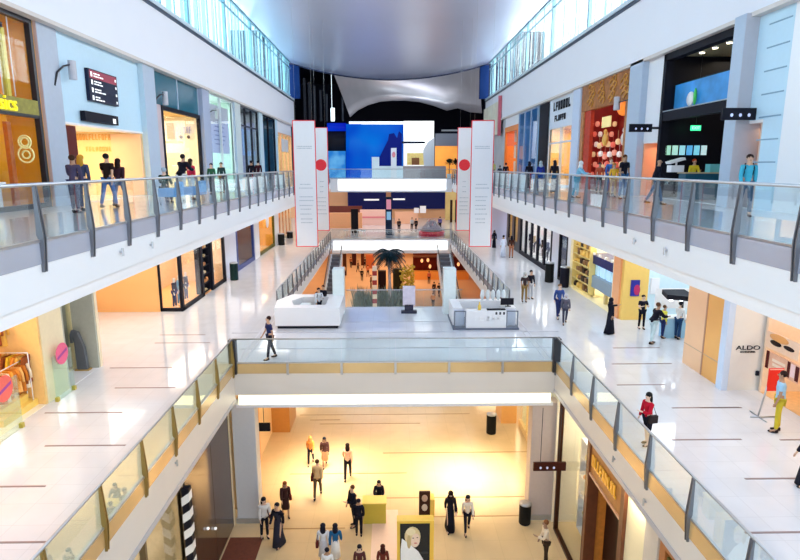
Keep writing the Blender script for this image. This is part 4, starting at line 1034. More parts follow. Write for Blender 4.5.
wallbox('left', X1 + .1, yo1_, yo1_ + 2.2, Z1, ZU, wht)
shell('left', X1, yo1_ + 2.2, 73, Z1, ZU, 3, M('rust_wall', (.85, .32, .10), .5, var=.5, scale=1), fl0, wht, 60, (1, .75, .5))
front('left', X1, yo1_ + 2.2, 73, Z1, ZU, 'rust coloured shop front farthest along the left gallery', M('cream_post', (.9, .8, .6), .4), 4, fw=.3)
litter_bin(281.5, 245, Z1, 'dark litter bin near the far end of the left gallery', (.01, .01, .01), hpy=233, r=.36)
litter_bin(290, 238, Z1, 'small dark bin beside the tall banner on the left gallery', (.01, .01, .01), hpy=231, r=.36)

# ================================================================== LEVEL ONE, RIGHT
X2 = 12.75
# nearest shop with advertising
XN = 14.0
shell('right', XN, 11, 20.6, Z1, ZU, 4, M('tan_shop_wall', (.85, .68, .52), .5, var=.1), M('wood_shop_floor', (.85, .50, .22), .3, var=.2), wht, 60, (1, .8, .55))
t = thing('shop_window', 'shop front with picture panels at the right edge, past the sign wall', 'shop window', (XN, 16, Z1))
MB().box((XN - .05, 11, ZU - .2), (XN + .2, 20.6, ZU)).box((XN - .05, 11, Z1 + 1.35), (XN + .15, 18.0, Z1 + 1.42)).build('frame', black, t)
def ad(px0, px1, py0, py1, base, label, acc=(), X=XN - .1):
    a = P(px0, py1, X=X); b = P(px1, py1, X=X); c = P(px0, py0, X=X)
    y0, y1 = min(a.y, b.y), max(a.y, b.y)
    t = thing('poster', label, 'poster', (X, y1, a.z))
    MB().box((X, y0, a.z), (X + .06, y1, c.z)).build('sheet', base, t)
    for (u0, v0, u1, v1, col, rnd) in acc:
        p0, p1 = y1 - (y1 - y0) * u0, y1 - (y1 - y0) * u1; q0, q1 = c.z - (c.z - a.z) * v0, c.z - (c.z - a.z) * v1
        b_ = MB()
        if rnd:
            b_.ball((X - .005, (p0 + p1) / 2, (q0 + q1) / 2), (.012, abs(p0 - p1) / 2, abs(q0 - q1) / 2), 14, 8)
        else: b_.box((X - .012, p0, q0), (X, p1, q1))
        b_.build('printed_shape', cm(col, 'lacquer'), t)
    return t
ad(765, 800, 329, 346, M('peach_skin_print', (.92, .66, .48), .5, var=.1), 'poster of a face in dark sunglasses, topmost past the sign wall', [(.1, .0, .7, .45, (.85, .4, .12), 1), (.14, .40, .50, .72, (.02, .01, .01), 1), (.55, .40, .88, .66, (.02, .01, .01), 1)])
ad(765, 800, 349, 367, M('coral_print', (.90, .48, .32), .5, var=.3, scale=3), 'coral patterned poster below the sunglasses poster', [(.0, .0, .09, 1, (.10, .01, .01), 0), (.20, .3, .6, .45, (.95, .75, .6), 0), (.22, .55, .58, .7, (.95, .75, .6), 0), (.66, .05, .74, .9, (.08, .01, .01), 0), (.9, .1, 1, .9, (.08, .01, .01), 0), (.76, .1, .88, .8, (.95, .7, .7), 0)])
t = thing('display_table', 'timber display table at the right edge behind the man in yellow trousers', 'table', (XN + .6, 17.0, Z1))
MB().box((XN + .15, 15.2, Z1 + .9), (XN + 1.3, 18.6, Z1 + 1.0)).build('table_top', M('pale_timber', (.85, .50, .22), .35, var=.15), t); MB().box((XN + .3, 15.3, Z1), (XN + 1.2, 18.5, Z1 + .9)).build('base', M('pale_timber2', (.9, .6, .3), .35), t)
MB().box((XN + .1, 15.2, Z1 + 1.0), (XN + .16, 18.6, Z1 + 1.08)).build('edge_strip', black, t)
# freestanding red poster on a stand
a = P(758, 417, Z=Z1)
t = thing('poster_stand', 'red poster on a thin grey floor stand beside the man in yellow trousers', 'stand', (a.x, a.y, Z1))
MB().tube([(a.x, a.y, Z1 + .04), (a.x + .22, a.y, Z1 + 1.3)], .03, 8).tube([(a.x - .3, a.y - .05, Z1 + .03), (a.x + .6, a.y - .05, Z1 + .03)], .025, 6).tube([(a.x, a.y - .45, Z1 + .03), (a.x, a.y + .45, Z1 + .03)], .025, 6).build('stand', steel, t)
MB().box((a.x + .16, a.y - .04, Z1 + .95), (a.x + .66, a.y + .0, Z1 + 1.75)).build('poster_sheet', M('vivid_red', (.85, .02, .01), .4), t)
MB().box((a.x + .18, a.y - .045, Z1 + 1.70), (a.x + .64, a.y - .04, Z1 + 1.73)).build('border_line', M('pink_line', (.95, .6, .5), .4), t)
# sign wall and timber block
sbox('wall_right_sign', (X2, 20.7, Z1), (18.4, 21.0, ZU), M('off_white_wall', (.82, .80, .76), .4, var=.02))
sbox('trim_sign_wall_edge', (X2 - .14, 20.66, Z1), (X2 + .1, 21.04, ZU), M('ice_edge', (.62, .74, .92), .4))
t = thing('shop_sign', 'black ALDO lettering with a smaller word under it on the off white wall', 'sign', (13.4, 20.68, Z1 + 2))
a = P(748, 350, Y=20.68)
lettering('ALDO', .235, (a.x, 20.68, a.z + .08), ROT_FRONT, black, t, 1.45, .012)
lettering('ACCESSORIES', .09, (a.x, 20.68, a.z - .08), ROT_FRONT, black, t, 1.05, .012)
a = P(757, 373, Y=20.68)
o = MB().box((a.x - .05, 20.62, a.z - .09), (a.x + .05, 20.7, a.z + .09)).build('alarm_button', black, None, loc=tuple(a)); tag(o, 'small black switch low on the off white sign wall', 'switch')
wm = M('light_timber', (.92, .56, .32), .32, var=.12, scale=.5)
sbox('wall_right_timber', (X2, 21.02, Z1), (X2 + .3, 22.35, ZU), M('amber_timber', (.95, .45, .12), .35, var=.2, scale=.5))
sbox('wall_right_timber', (X2, 22.4, Z1), (X2 + .3, 23.9, ZU), wm)
sbox('trim_timber_joint', (X2 - .02, 22.33, Z1), (X2 + .3, 22.42, ZU), M('joint_brown', (.5, .25, .15), .4))
sbox('wall_right_block', (X2 + .3, 21.0, Z1), (18.4, 23.9, ZU), M('cream_block', (.9, .8, .6), .5))
sbox('trim_timber_skirting', (X2 - .015, 21.02, Z1 + .9), (X2, 23.9, Z1 + .93), M('joint_brown2', (.6, .4, .25), .4))
# court with kiosk canopy
sbox('wall_right_court', (18.1, 23.9, Z1), (18.4, 31, ZU), M('pale_blue_court', (.62, .80, .92), .4))
area('court_lamp', (15.3, 27.2, ZU - .1), (0, 0, 0), 3, 4, 160, (.95, .97, 1))
t = thing('kiosk_canopy', 'black angular canopy with spotlights over the phone kiosk', 'canopy', (14, 27, Z1 + 2.6))
q = [P(662, 291, Y=27.4), P(684, 290.5, Y=27.4), P(698, 297.5, Y=25.6), P(667, 300, Y=26.2)]
zc0 = sum(v.z for v in q) / 4
vs = [(v.x, v.y, zc0 + .1) for v in q] + [(v.x, v.y, zc0 - .12) for v in q]
MB().add(vs, [(0, 3, 2, 1), (4, 5, 6, 7), (0, 1, 5, 4), (1, 2, 6, 5), (2, 3, 7, 6), (3, 0, 4, 7)]).build('roof', black, t)
for i in range(3): MB().cyl((q[3].x + .45 + i * .5, 26.7, zc0 - .32), .08, .2, 10).build('spotlight', M('spot_glow', (.85, .93, 1), .4, emit=4), t)
for x in (q[1].x - .1,): MB().box((x, 27.3, Z1), (x + .1, 27.4, zc0)).build('post', dark, t)
t = thing('kiosk_counter', 'pale blue kiosk counter under the black canopy', 'counter', (14.3, 27.5, Z1))
MB().box((13.6, 27.5, Z1), (15.6, 28.0, Z1 + 1.0)).build('cabinet', M('kiosk_blue', (.35, .62, .85), .35), t); MB().box((13.5, 27.42, Z1 + 1.0), (15.7, 28.1, Z1 + 1.06)).build('worktop', wht, t)
MB().box((13.3, 28.0, Z1 + 1.4), (15.5, 28.1, Z1 + 2.4)).build('back_panel', wht, t)
# mustard wall with picture
sbox('wall_right_mustard', (X2 + .1, 31.0, Z1), (14.25, 31.3, ZU), M('mustard_wall', (.95, .62, .16), .45, var=.05))
sbox('wall_right_ice', (14.25, 31.0, Z1), (18.4, 31.3, ZU), M('ice_blue_panel', (.70, .88, .97), .3, var=.05))
a, b = P(630, 296, Y=30.97), P(640, 280, Y=30.97)
t = thing('picture', 'small blue and magenta picture on the mustard wall', 'picture', (a.x, 30.97, a.z))
MB().box((a.x, 30.93, a.z), (b.x, 31.0, b.z)).build('canvas', M('navy_print', (.02, .02, .32), .4, var=.3), t)
MB().ball(((a.x + b.x) / 2 + .1, 30.925, (a.z + b.z) / 2 - .1), (.18, .015, .3), 12, 8).build('magenta_shape', cm((.55, .02, .12), 'lacquer'), t)
a, b = P(650, 294, Y=30.95), P(658, 278, Y=30.95)
o = MB().box((a.x, 30.9, a.z), (b.x + .1, 31.0, b.z)).build('sign_board', wht, None, loc=tuple(a)); tag(o, 'white square sign on the ice blue panel', 'sign')
# shops further along the right gallery
ys = [31.3, fy(614, 'right'), fy(589, 'right'), fy(571, 'right'), fy(560, 'right'), fy(553, 'right'), fy(521, 'right'), fy(508, 'right'), 73]
wallbox('right', X2, ys[0], ys[1], Z1, ZU, M('orange_strip', (.95, .42, .18), .4, var=.1), .5)
shell('right', X2, ys[1], ys[3], Z1, ZU, 5, M('cream_lit_wall', (.98, .90, .68), .5, var=.05), M('cream_lit_floor', (.98, .88, .60), .25), wht, 150, (1, .93, .72))
a = P(602, 262, X=X2 + .5)
t = thing('kiosk_canopy', 'navy canopy above light blue screens in the cream lit shop', 'canopy', (X2 + .5, a.y, a.z))
MB().box((X2 + .3, ys[1] + .6, a.z - .25), (X2 + 2.4, a.y + 1.8, a.z + .3)).build('roof', navy, t)
for i in range(4):
    yy = ys[1] + .9 + i * 1.0
    MB().box((X2 + .6, yy, a.z - 1.75), (X2 + .7, yy + .75, a.z - .35)).build('screen', M('screen_blue', (.45, .72, .95), .3, emit=.5), t)
    MB().cyl((X2 + .35, yy + .3, a.z + .3), .08, .15, 8).build('spotlight', wht, t)
t = thing('kiosk_counter', 'long grey counter below the navy canopy', 'counter', (X2 + .6, a.y, Z1))
MB().box((X2 + .3, ys[1] + .5, Z1 + .75), (X2 + 1.3, a.y + 2.0, Z1 + 1.5)).build('counter_body', M('slate_counter', (.22, .30, .38), .4), t)
for yy in (ys[1] + .7, ys[1] + 2.3, a.y + 1.5): MB().box((X2 + .5, yy, Z1), (X2 + .7, yy + .25, Z1 + .75)).build('leg', M('gold_leg', (.75, .6, .3), .4), t)
shelf_unit('right', X2 + .1, ys[2], ys[3] - .3, Z1 + .2, Z1 + 4.2, 7, 'tall shelf of dark and yellow goods on the right gallery', M('shelf_yellow', (.9, .7, .25), .4), [(.25, .12, .04), (.8, .5, .1), (.05, .03, .02)], 'goods on the tall yellow shelf', 'dark or yellow item on the tall yellow shelf', dens=.6, hh=(.2, .42))
wallbox('right', X2, ys[3], ys[3] + .6, Z1, ZU, wht, .2)
shell('right', X2, ys[3] + .6, ys[4], Z1, ZU, 3, M('navy_shop_wall', (.03, .07, .22), .4, var=.6, scale=1.5), fl1, dark, 25, (.7, .85, 1))
front('right', X2, ys[3] + .6, ys[4], Z1, ZU, 'dark blue shop front between the yellow shelf and the white panel', black, 1, fw=.2)
wallbox('right', X2, ys[4], ys[5] + .3, Z1, ZU, M('silver_panel', (.68, .68, .76), .4))
shell('right', X2, ys[5], ys[6], Z1, ZU, 3.5, M('white_display_wall', (.85, .83, .85), .5, var=.05), fl1, wht, 75, (1, .95, .88))
front('right', X2, ys[5], ys[6], Z1, ZU, 'black framed shop window of dressed dummies on the right gallery', black, 5, fw=.35)
for i in range(7):
    yy = ys[5] + 1.0 + i * (ys[6] - ys[5] - 2) / 6
    c = [(.03, .03, .08), (.6, .4, .15), (.04, .04, .1), (.02, .02, .03), (.05, .12, .4), (.5, .35, .2), (.02, .02, .05)][i]
    person('dressed dummy in the right gallery window, %s' % ['nearest the bin, in navy', 'second from the bin, in tan', 'third from the bin', 'fourth from the bin', 'in bright blue', 'in tan near the far end', 'farthest along'][i], loc=(X2 + .8, yy, Z1 + .3), h=2.0, face=-90, top='coat', tc=c, bc=(.02, .02, .04), hair=None, name='mannequin', skin=(.9, .88, .88))
    MBp = MB().box((X2 + .4, yy - .4, Z1), (X2 + 1.2, yy + .4, Z1 + .3)).build('plinth', wht, None, loc=(X2 + .8, yy, Z1)); tag(MBp, 'low white plinth under a dressed dummy', 'plinth', 'plinths in the black framed window')
litter_bin(549, 282, Z1, 'dark litter bin before the silver panel on the right gallery', (.01, .015, .01), hpy=262, r=.32)
litter_bin(564, 287, Z1, 'dark litter bin before the dark blue shop', (.01, .01, .02), hpy=266, r=.32)
shell('right', X2, ys[6], ys[7], Z1, ZU, 3, M('amber_shop_wall', (.9, .5, .15), .5, var=.5, scale=.8), fl1, wht, 45, (1, .75, .45))
front('right', X2, ys[6], ys[7], Z1, ZU, 'amber shop front with broad dark posts beyond the dressed dummies', dark, 2, fw=.9)
wallbox('right', X2, ys[7], ys[8], Z1, ZU, M('lavender_panel', (.62, .64, .86), .35, var=.04))

# ================================================================== BRIDGE KIOSKS
t = thing('kiosk_counter', 'large white kiosk counter on the left of the bridge with a black plinth line', 'counter', (-4.2, 31, Z1))
a = P(278, 329, Z=Z1); b = P(338, 329, Z=Z1); ky = a.y; kx0, kx1 = a.x, b.x
kz = P(300, 308, Y=ky).z
top = [(kx0 - .15, ky), (kx1 + .1, ky), (kx1 + .1, ky + 3.3), (kx0 + .25, ky + 3.3), (kx0 - .35, ky + 1.8)]
MB().prism([(x + (.12 if x < -4 else -.12), y + .08) for x, y in top], 'z', Z1, Z1 + .16).build('plinth', black, t)
n = len(top)
inn = [(kx0 + .75, ky + .7), (kx1 - .7, ky + .7), (kx1 - .7, ky + 2.6), (kx0 + .95, ky + 2.6), (kx0 + .5, ky + 1.7)]
vs = [(x, y, z) for z in (Z1 + .16, kz) for x, y in top] + [(x, y, z) for z in (Z1 + .16, kz) for x, y in inn]
fs = []
for i in range(n):
    j = (i + 1) % n
    fs += [(i, j, n + j, n + i), (2 * n + j, 2 * n + i, 3 * n + i, 3 * n + j), (n + i, n + j, 3 * n + j, 3 * n + i), (j, i, 2 * n + i, 2 * n + j)]
MB().add(vs, fs).build('counter_ring', wht, t)
MB().box((kx0 + 1.0, ky + .85, Z1 + .2), (kx1 - 1.6, ky + 1.7, kz - .12)).build('inner_desk', M('ice_desk', (.70, .82, .86), .3), t)
o = MB().box((kx1 - .55, ky + 3.0, Z1), (kx1 + .1, ky + 3.9, P(335, 268, Y=ky + 3.5).z)).build('tower_panel', M('mint_white', (.82, .92, .93), .35), None, loc=(kx1, ky + 3.5, Z1), bevel=.02); tag(o, 'tall white tower at the back corner of the left kiosk', 'panel')
person('kiosk worker in a black vest and white shirt, left of two in the white kiosk', loc=(kx1 - 1.25, ky + 2.1, Z1), h=1.72, face=30, pose='phone', tc=(.7, .75, .82), bc=BK, xc=BK, extra='backpack')
person('kiosk worker in black beside the tall white tower', loc=(kx1 - .55 - .5, ky + 2.95 - .0, Z1), h=1.7, face=-20, pose='phone', tc=BK, hc=(.08, .02, .01))
a = P(454, 330, Z=Z1); b = P(518, 330, Z=Z1); qy = a.y; qx0, qx1 = a.x, b.x; qz = P(480, 311, Y=qy).z
t = thing('kiosk_counter', 'white kiosk counter with glass end cases on the right of the bridge', 'counter', ((qx0 + qx1) / 2, qy, Z1))
MB().box((qx0 - .05, qy - .05, Z1), (qx1 + .05, qy + 2.9, Z1 + .1)).build('plinth', M('slate_plinth', (.12, .14, .2), .4), t)
MB().box((qx0 + .62, qy, Z1 + .1), (qx1 - .62, qy + .5, qz)).box((qx0, qy + 2.3, Z1 + .1), (qx1, qy + 2.8, qz)).box((qx0, qy + .6, Z1 + .1), (qx0 + .5, qy + 2.3, qz)).box((qx1 - .5, qy + .6, Z1 + .1), (qx1, qy + 2.3, qz)).build('counter_body', wht, t)
for x0, x1 in ((qx0, qx0 + .62), (qx1 - .62, qx1)):
    f = MB()
    for xx in (x0, x1 - .05): f.box((xx, qy, Z1 + .1), (xx + .05, qy + .05, qz))
    f.box((x0, qy, qz - .05), (x1, qy + .05, qz)); f.build('case_frame', M('slate_frame', (.15, .17, .22), .4), t)
    MB().box((x0 + .05, qy + .02, Z1 + .1), (x1 - .05, qy + .04, qz - .05)).build('case_glass', shopglass, t)
    MB().box((x0 + .05, qy + .45, Z1 + .1), (x1 - .05, qy + .5, qz - .05)).build('case_back', M('case_lilac', (.62, .65, .78), .4), t)
glyphs(ROT_FRONT, ((qx0 + qx1) / 2 + .2, qy - .02, Z1 + .6), 1.6, .22, 6, M('silver_letters', (.96, .97, 1), .3), t, seed=4)
for i in range(3): MB().box((qx1 - 1.2 + i * .2, qy - .01, qz - .2), (qx1 - 1.1 + i * .2, qy, qz - .06)).build('label_plate', dark, t)
o = MB().box((qx1 - 1.6, qy + .12, qz), (qx1 - .65, qy + .38, qz + .05)).build('keyboard', black, None, loc=(qx1 - 1.1, qy + .2, qz)); tag(o, 'black keyboard on the right kiosk counter', 'keyboard')
t = thing('monitor', 'black monitor seen from behind on the right kiosk counter', 'monitor', (qx1 - .45, qy + 1.0, qz))
MB().box((qx1 - .5, qy + .9, qz), (qx1 - .2, qy + 1.1, qz + .02)).build('stand', black, t); MB().box((qx1 - .75, qy + .98, qz + .08), (qx1 - .05, qy + 1.02, qz + .45)).box((qx1 - .38, qy + .99, qz), (qx1 - .33, qy + 1.03, qz + .1)).build('screen', black, t)
o = MB().lathe((qx1 - 2.0, qy + .25, qz), [(.08, 0), (.09, .2), (.04, .3), (.03, .42)], 12).build('bottle', cm((.85, .6, .1), 'lacquer'), None, loc=(qx1 - 2, qy + .25, qz)); tag(o, 'amber bottle on the right kiosk counter', 'bottle')
for i in range(5):
    xx = qx1 - 1.5 + i * .3; o = MB().lathe((xx, qy + 2.5, qz), [(.05, 0), (.13, .25), (.10, .5), (.03, .6)], 12).build('glass_vase', M('clear_vase', (.8, .88, .92), .1), None, loc=(xx, qy + 2.5, qz)); tag(o, 'pale glass vase at the back of the right kiosk', 'vase', 'glass vases on the right kiosk')
o = MB().box((qx0 - .25, qy + 3.3, Z1), (qx0 + .45, qy + 4.1, P(458, 268, Y=qy + 3.6).z)).build('tower_panel', M('mint_white', (.82, .92, .93), .35), None, loc=(qx0, qy + 3.6, Z1), bevel=.02); tag(o, 'tall white tower behind the right kiosk', 'panel')
# lilac poster on dark plinth by the back balustrade
a = P(409, 313, Z=Z1); b = P(409, 286, Y=a.y)
t = thing('poster_stand', 'lilac poster stand with a dark foot at the back of the bridge', 'stand', (a.x, a.y, Z1))
MB().box((a.x - .45, a.y - .15, Z1), (a.x + .45, a.y + .25, Z1 + .14)).box((a.x - .25, a.y, Z1 + .14), (a.x + .25, a.y + .15, Z1 + .5)).build('foot', M('stand_dark', (.05, .05, .08), .4), t)
MB().box((a.x - .36, a.y, Z1 + .45), (a.x + .36, a.y + .06, b.z)).build('poster_sheet', M('lilac_print', (.75, .68, .85), .4, var=.3, scale=3), t)

# ================================================================== BANNERS
redm = M('banner_red', (.80, .02, .04), .5); bsheet = M('banner_sheet', (.80, .83, .89), .55, var=.02); prn = M('banner_print', (.45, .52, .60), .5)
def banner(x0, x1, y0, y1, Y, label, disc, seed):
    ym_ = (y0 + y1) / 2; xa, xb = P(x0, ym_, Y=Y).x, P(x1, ym_, Y=Y).x; za, zb = P(x0, y1, Y=Y).z, P(x1, y0, Y=Y).z
    t = thing('hanging_banner', label, 'banner', ((xa + xb) / 2, Y, za)); rr = random.Random(seed); wd = xb - xa
    MB().box((xa, Y - .02, za), (xb, Y + .02, zb)).build('sheet', bsheet, t)
    e = .05
    MB().box((xa - e, Y - .03, za - e), (xa, Y + .03, zb + e)).box((xb, Y - .03, za - e), (xb + e, Y + .03, zb + e)).box((xa, Y - .03, za - e), (xb, Y + .03, za)).box((xa, Y - .03, zb), (xb, Y + .03, zb + e)).build('border', redm, t)
    for x in (xa + .15, xb - .15): MB().tube([(x, Y, zb), (x, Y, CZ + 10.5 + 1.9 * (x / 12.2) ** 2)], .004, 4).build('wire', steel, t)
    h = zb - za
    def line(v, n, sc=1.0):
        x = xa + wd * (.5 - .36 * sc); b_ = MB()
        while x < xa + wd * (.5 + .36 * sc) - .04:
            l = rr.uniform(.04, .14); b_.box((x, Y - .028, zb - h * v), (min(x + l, xb - .05), Y - .02, zb - h * v + .055)); x += l + .03
        b_.build('text_line', prn, t)
    if disc:
        n = 32; r = wd * .42; cz = P((x0 + x1) / 2, 165, Y=Y).z; cx = (xa + xb) / 2
        vs = [(cx + r * math.cos(2 * math.pi * k / n), yy, cz + r * math.sin(2 * math.pi * k / n)) for yy in (Y - .03, Y - .018) for k in range(n)]
        MB().add(vs, [list(range(n)), list(range(n, 2 * n))[::-1]] + [(k, k + n, (k + 1) % n + n, (k + 1) % n) for k in range(n)]).build('red_disc', redm, t)
        for v in (.52, .57, .62): line(v, 1, .3)
        for v in (.68, .72, .76, .80, .84): line(v, 3, .9)
    else:
        for v in (.20, .215): line(v, 3, 1)
        for v in (.50, .53, .60, .63, .67, .70, .74, .78, .81): line(v, 3, .9 - .2 * rr.random())
banner(295, 316, 121, 246, 38.5, 'taller red edged white banner nearest the left gallery', False, 1)
banner(314.5, 328, 128, 230, 46.5, 'white banner with a red disc on the left side of the atrium', True, 2)
banner(471, 492, 121, 246, 38.5, 'taller red edged white banner nearest the right gallery', False, 3)
banner(457.5, 470.8, 128, 230, 46.5, 'white banner with a red disc on the right side of the atrium', True, 4)
# ================================================================== FAR END
drk = M('far_dark', (.012, .014, .03), .5)
sbox('wall_far_back', (-19, 118, 0), (19, 118.4, CZ + 16), drk)
sbox('wall_left_far', (-19, YE + .5, Z2), (-18.6, 118, CZ + 16), drk); sbox('wall_right_far', (18.6, YE + .5, Z2), (19, 118, CZ + 16), drk)
sbox('ceiling_far', (-19, YE + .3, CZ + 15.6), (19, 118, CZ + 16), drk)
sbox('wall_left_far_return', (-19, YE, Z2), (-12.1, YE + .4, CZ + 16), M('dark_streaked', (.05, .06, .08), .4, var=.6)); sbox('wall_right_far_return', (12.3, YE, Z2), (19, YE + .4, CZ + 16), drk)
# curved metal proscenium with an arched lower edge
arch = [(350, 117), (358, 110), (368, 105), (380, 101.5), (392, 100.5), (405, 100.5), (420, 102), (435, 106), (447, 110.5), (458, 108), (470, 112), (482, 113)]
vs = []
for px, py in arch:
    u = (px - 412) / 72; Y = 84 + 7 * (1 - u * u)
    pt = 329 + (px - 350) * 153 / 132
    a = P(px, py, Y=Y); b = P(pt, 62, Y=Y - 2.5)
    for k in range(6):
        q = a.lerp(b, k / 5); q.y += math.sin(k / 5 * math.pi) * 1.2; vs.append(tuple(q))
nA = len(arch); base = list(vs); vs += [(v[0], v[1] + .4, v[2]) for v in base]
fs = []
for i in range(nA - 1):
    for k in range(5): a = i * 6 + k; fs.append((a, a + 6, a + 7, a + 1)); fs.append((a + nA * 6, a + nA * 6 + 1, a + nA * 6 + 7, a + nA * 6 + 6))
    a = i * 6; fs.append((a, a + nA * 6, a + nA * 6 + 6, a + 6))
struct('wall_far_arch', MB().add(vs, fs, True), M('satin_metal', (.50, .50, .54), .35, .6, var=.45, scale=.16))
area('added_arch_light', (.5, 84, CZ + 7.5), (R(125), 0, 0), 6, .8, 260, (.95, .96, 1))  # added light without a fixture, brightens the middle of the arch
area('added_arch_light_warm', (8.5, 80, CZ + 6), (R(120), 0, R(-15)), 3, 1, 70, (1, .5, .25))  # added warm light without a fixture, tints the right of the arch
a, b = P(331, 121, Y=78), P(336, 108, Y=78)
o = MB().box((a.x, 78, a.z), (b.x - .2, 78.2, b.z)).tube([(a.x + .15, 78.1, b.z), (a.x + .15, 78.1, CZ + 15.6)], .02, 5).build('tube_light', M('tube_glow', (.8, .95, 1), .4, emit=2.5), None, loc=tuple(a)); tag(o, 'short upright tube light in the dark area above the blue screen', 'light')
for i, px in enumerate((304, 309, 314, 320, 326, 342)):
    a, b = P(px, 121, Y=82), P(px + 1.2, 78 + i * 4, Y=82); sbox('trim_far_rib', (a.x, 82, a.z), (b.x, 82.2, b.z), M('rib_grey', (.04, .045, .06), .4))
# giant curved screen drum, level two
def curved(px0, px1, py0, py1, Yc, bow, mat, name, label, cat, n=16, th=.3):
    vs = []
    for i in range(n + 1):
        px = px0 + (px1 - px0) * i / n; u = i / n * 2 - 1; Y = Yc + bow * u * u
        a = P(px, py1, Y=Y); b = P(px, py0, Y=Y)
        vs += [tuple(a), tuple(b), (a.x, a.y + th, a.z), (b.x, b.y + th, b.z)]
    fs = []
    for i in range(n):
        q = i * 4; fs += [(q, q + 4, q + 5, q + 1), (q + 2, q + 3, q + 7, q + 6), (q + 1, q + 5, q + 7, q + 3), (q, q + 2, q + 6, q + 4)]
    fs += [(0, 1, 3, 2), (n * 4, n * 4 + 2, n * 4 + 3, n * 4 + 1)]
    o = MB().add(vs, fs, True).build(name, mat, None, loc=vs[0]); tag(o, label, cat); return o
def emit_grad(name, c1, c2, s, scale=.12):
    m = M(name, [x * .15 for x in c1], .4, emit=s); nt = m.node_tree; b = nt.nodes['Principled BSDF']
    n = nt.nodes.new('ShaderNodeTexNoise'); n.inputs['Scale'].default_value = scale; tc = nt.nodes.new('ShaderNodeTexCoord'); nt.links.new(tc.outputs['Object'], n.inputs['Vector'])
    r = nt.nodes.new('ShaderNodeValToRGB'); r.color_ramp.elements[0].position = .42; r.color_ramp.elements[1].position = .58
    r.color_ramp.elements[0].color = (*c1, 1); r.color_ramp.elements[1].color = (*c2, 1)
    nt.links.new(n.outputs['Fac'], r.inputs[0]); nt.links.new(r.outputs[0], b.inputs['Emission Color']); return m
curved(346, 403, 124, 178, 76, 1.2, emit_grad('screen_blue_wall', (.0, .035, .62), (.0, .22, .85), .75), 'video_wall', 'giant blue lit curved screen at the far end of the top floor', 'screen')
curved(349, 403, 121.5, 124.3, 75.9, 1.2, M('screen_rim', (.9, .95, 1), .4, emit=1), 'light_strip', 'thin white light strip along the top of the blue screen', 'light')
curved(403.5, 434, 121, 168, 76, .6, M('white_screen', (.97, .98, .96), .4, emit=.9), 'video_wall', 'plain white lit screen right of the giant blue one', 'screen')
curved(327, 346, 123, 131, 77, .2, emit_grad('deep_blue', (.0, .01, .5), (.0, .08, .9), .8), 'video_wall', 'dark blue lit screen band left of the giant blue one', 'screen')
curved(327, 345.5, 151, 178, 77, .2, emit_grad('sky_blue', (.02, .22, .7), (.15, .5, .9), .8, .5), 'video_wall', 'light blue lit screen low on the left of the giant blue one', 'screen')
curved(327, 345.8, 131, 151, 77.4, .2, black, 'wall_panel', 'black panel between the two small blue screens', 'panel')
# dark blue figure-like silhouette shape shown on the screen
a = P(390, 160, Y=75.8)
vsb = [(380, 177), (378, 160), (384, 148), (388, 140), (389, 134), (394, 133), (397, 138), (399, 131), (402, 134), (402, 177)]
o = MB().prism([(P(x, y, Y=75.6).x, P(x, y, Y=75.6).z) for x, y in vsb], 'y', 75.75, 75.85).build('screen_picture', M('screen_navy', (.003, .006, .06), .4, emit=.5, ecol=(.0, .01, .28)), None, loc=tuple(a)); tag(o, 'dark blue shape shown on the right part of the blue screen', 'picture')
a, b = P(372, 178, Y=73.5), P(403, 166, Y=73.5)
t = thing('reception_desk', 'white reception desk with a raised left end before the blue screen', 'desk', (a.x, 73.5, Z2))
MB().box((a.x, 73.3, Z2), (b.x, 74.6, b.z)).box((a.x, 73.3, b.z), (a.x + .9, 74.6, P(380, 157, Y=73.5).z)).build('desk_body', M('ice_white', (.80, .90, .95), .4), t)
a, b = P(403, 178, Y=73.5), P(446, 166, Y=73.5)
o = MB().box((a.x + .02, 73.4, Z2), (b.x, 74.5, b.z)).build('desk', M('taupe_desk', (.42, .34, .34), .4), None, loc=(a.x, 73.4, Z2)); tag(o, 'long taupe desk right of the white reception desk', 'desk')
a, b = P(391, 168, Y=73.2), P(396.5, 148, Y=73.2)
t = thing('poster_stand', 'narrow white poster with a pink mark standing by the reception desk', 'stand', (a.x, 73.1, Z2))
MB().box((a.x, 73.0, Z2), (b.x, 73.1, b.z)).build('poster_sheet', wht, t); MB().ball(((a.x + b.x) / 2, 72.99, b.z - .8), (.22, .02, .35), 10, 6).build('pink_mark', cm((.9, .3, .35), 'lacquer'), t)
a, b = P(402, 143.5, Y=75), P(425, 141.5, Y=75)
o = MB().box((a.x, 74.8, a.z), (b.x, 75, b.z)).build('beam', drk, None, loc=tuple(a)); tag(o, 'thin dark beam across the white lit screen', 'beam')
a, b = P(407, 165, Y=75), P(424, 153, Y=75)
t = thing('wall_opening_shop', 'small white shop with amber shelves below the white screen', 'shop', (a.x, 75, a.z))
MB().box((a.x, 75, a.z), (b.x, 75.4, b.z)).build('back_panel', M('amber_small', (.95, .6, .2), .4, var=.6, emit=.3), t); MB().box((a.x + .6, 74.9, a.z), (b.x - .6, 75, a.z + .9)).build('shelf', M('brown_small', (.3, .1, .02), .4), t)
a, b = P(424, 166, Y=74.9), P(434.5, 137, Y=74.9)
o = MB().prism([(P(424, 166, Y=74.9).x, a.z), (b.x, a.z), (b.x, b.z), (P(428, 140, Y=74.9).x, b.z - .6), (P(423, 146, Y=74.9).x, b.z - 1.6)], 'y', 74.9, 75.3).build('partition', M('grey_white', (.75, .77, .82), .4), None, loc=tuple(a)); tag(o, 'pale angled partition at the right end of the white screen', 'partition')
a, b = P(435, 166, Y=79), P(458, 146, Y=79)
t = thing('storefront', 'glowing orange shop at the far right of the top floor', 'shop front', (a.x, 79, a.z))
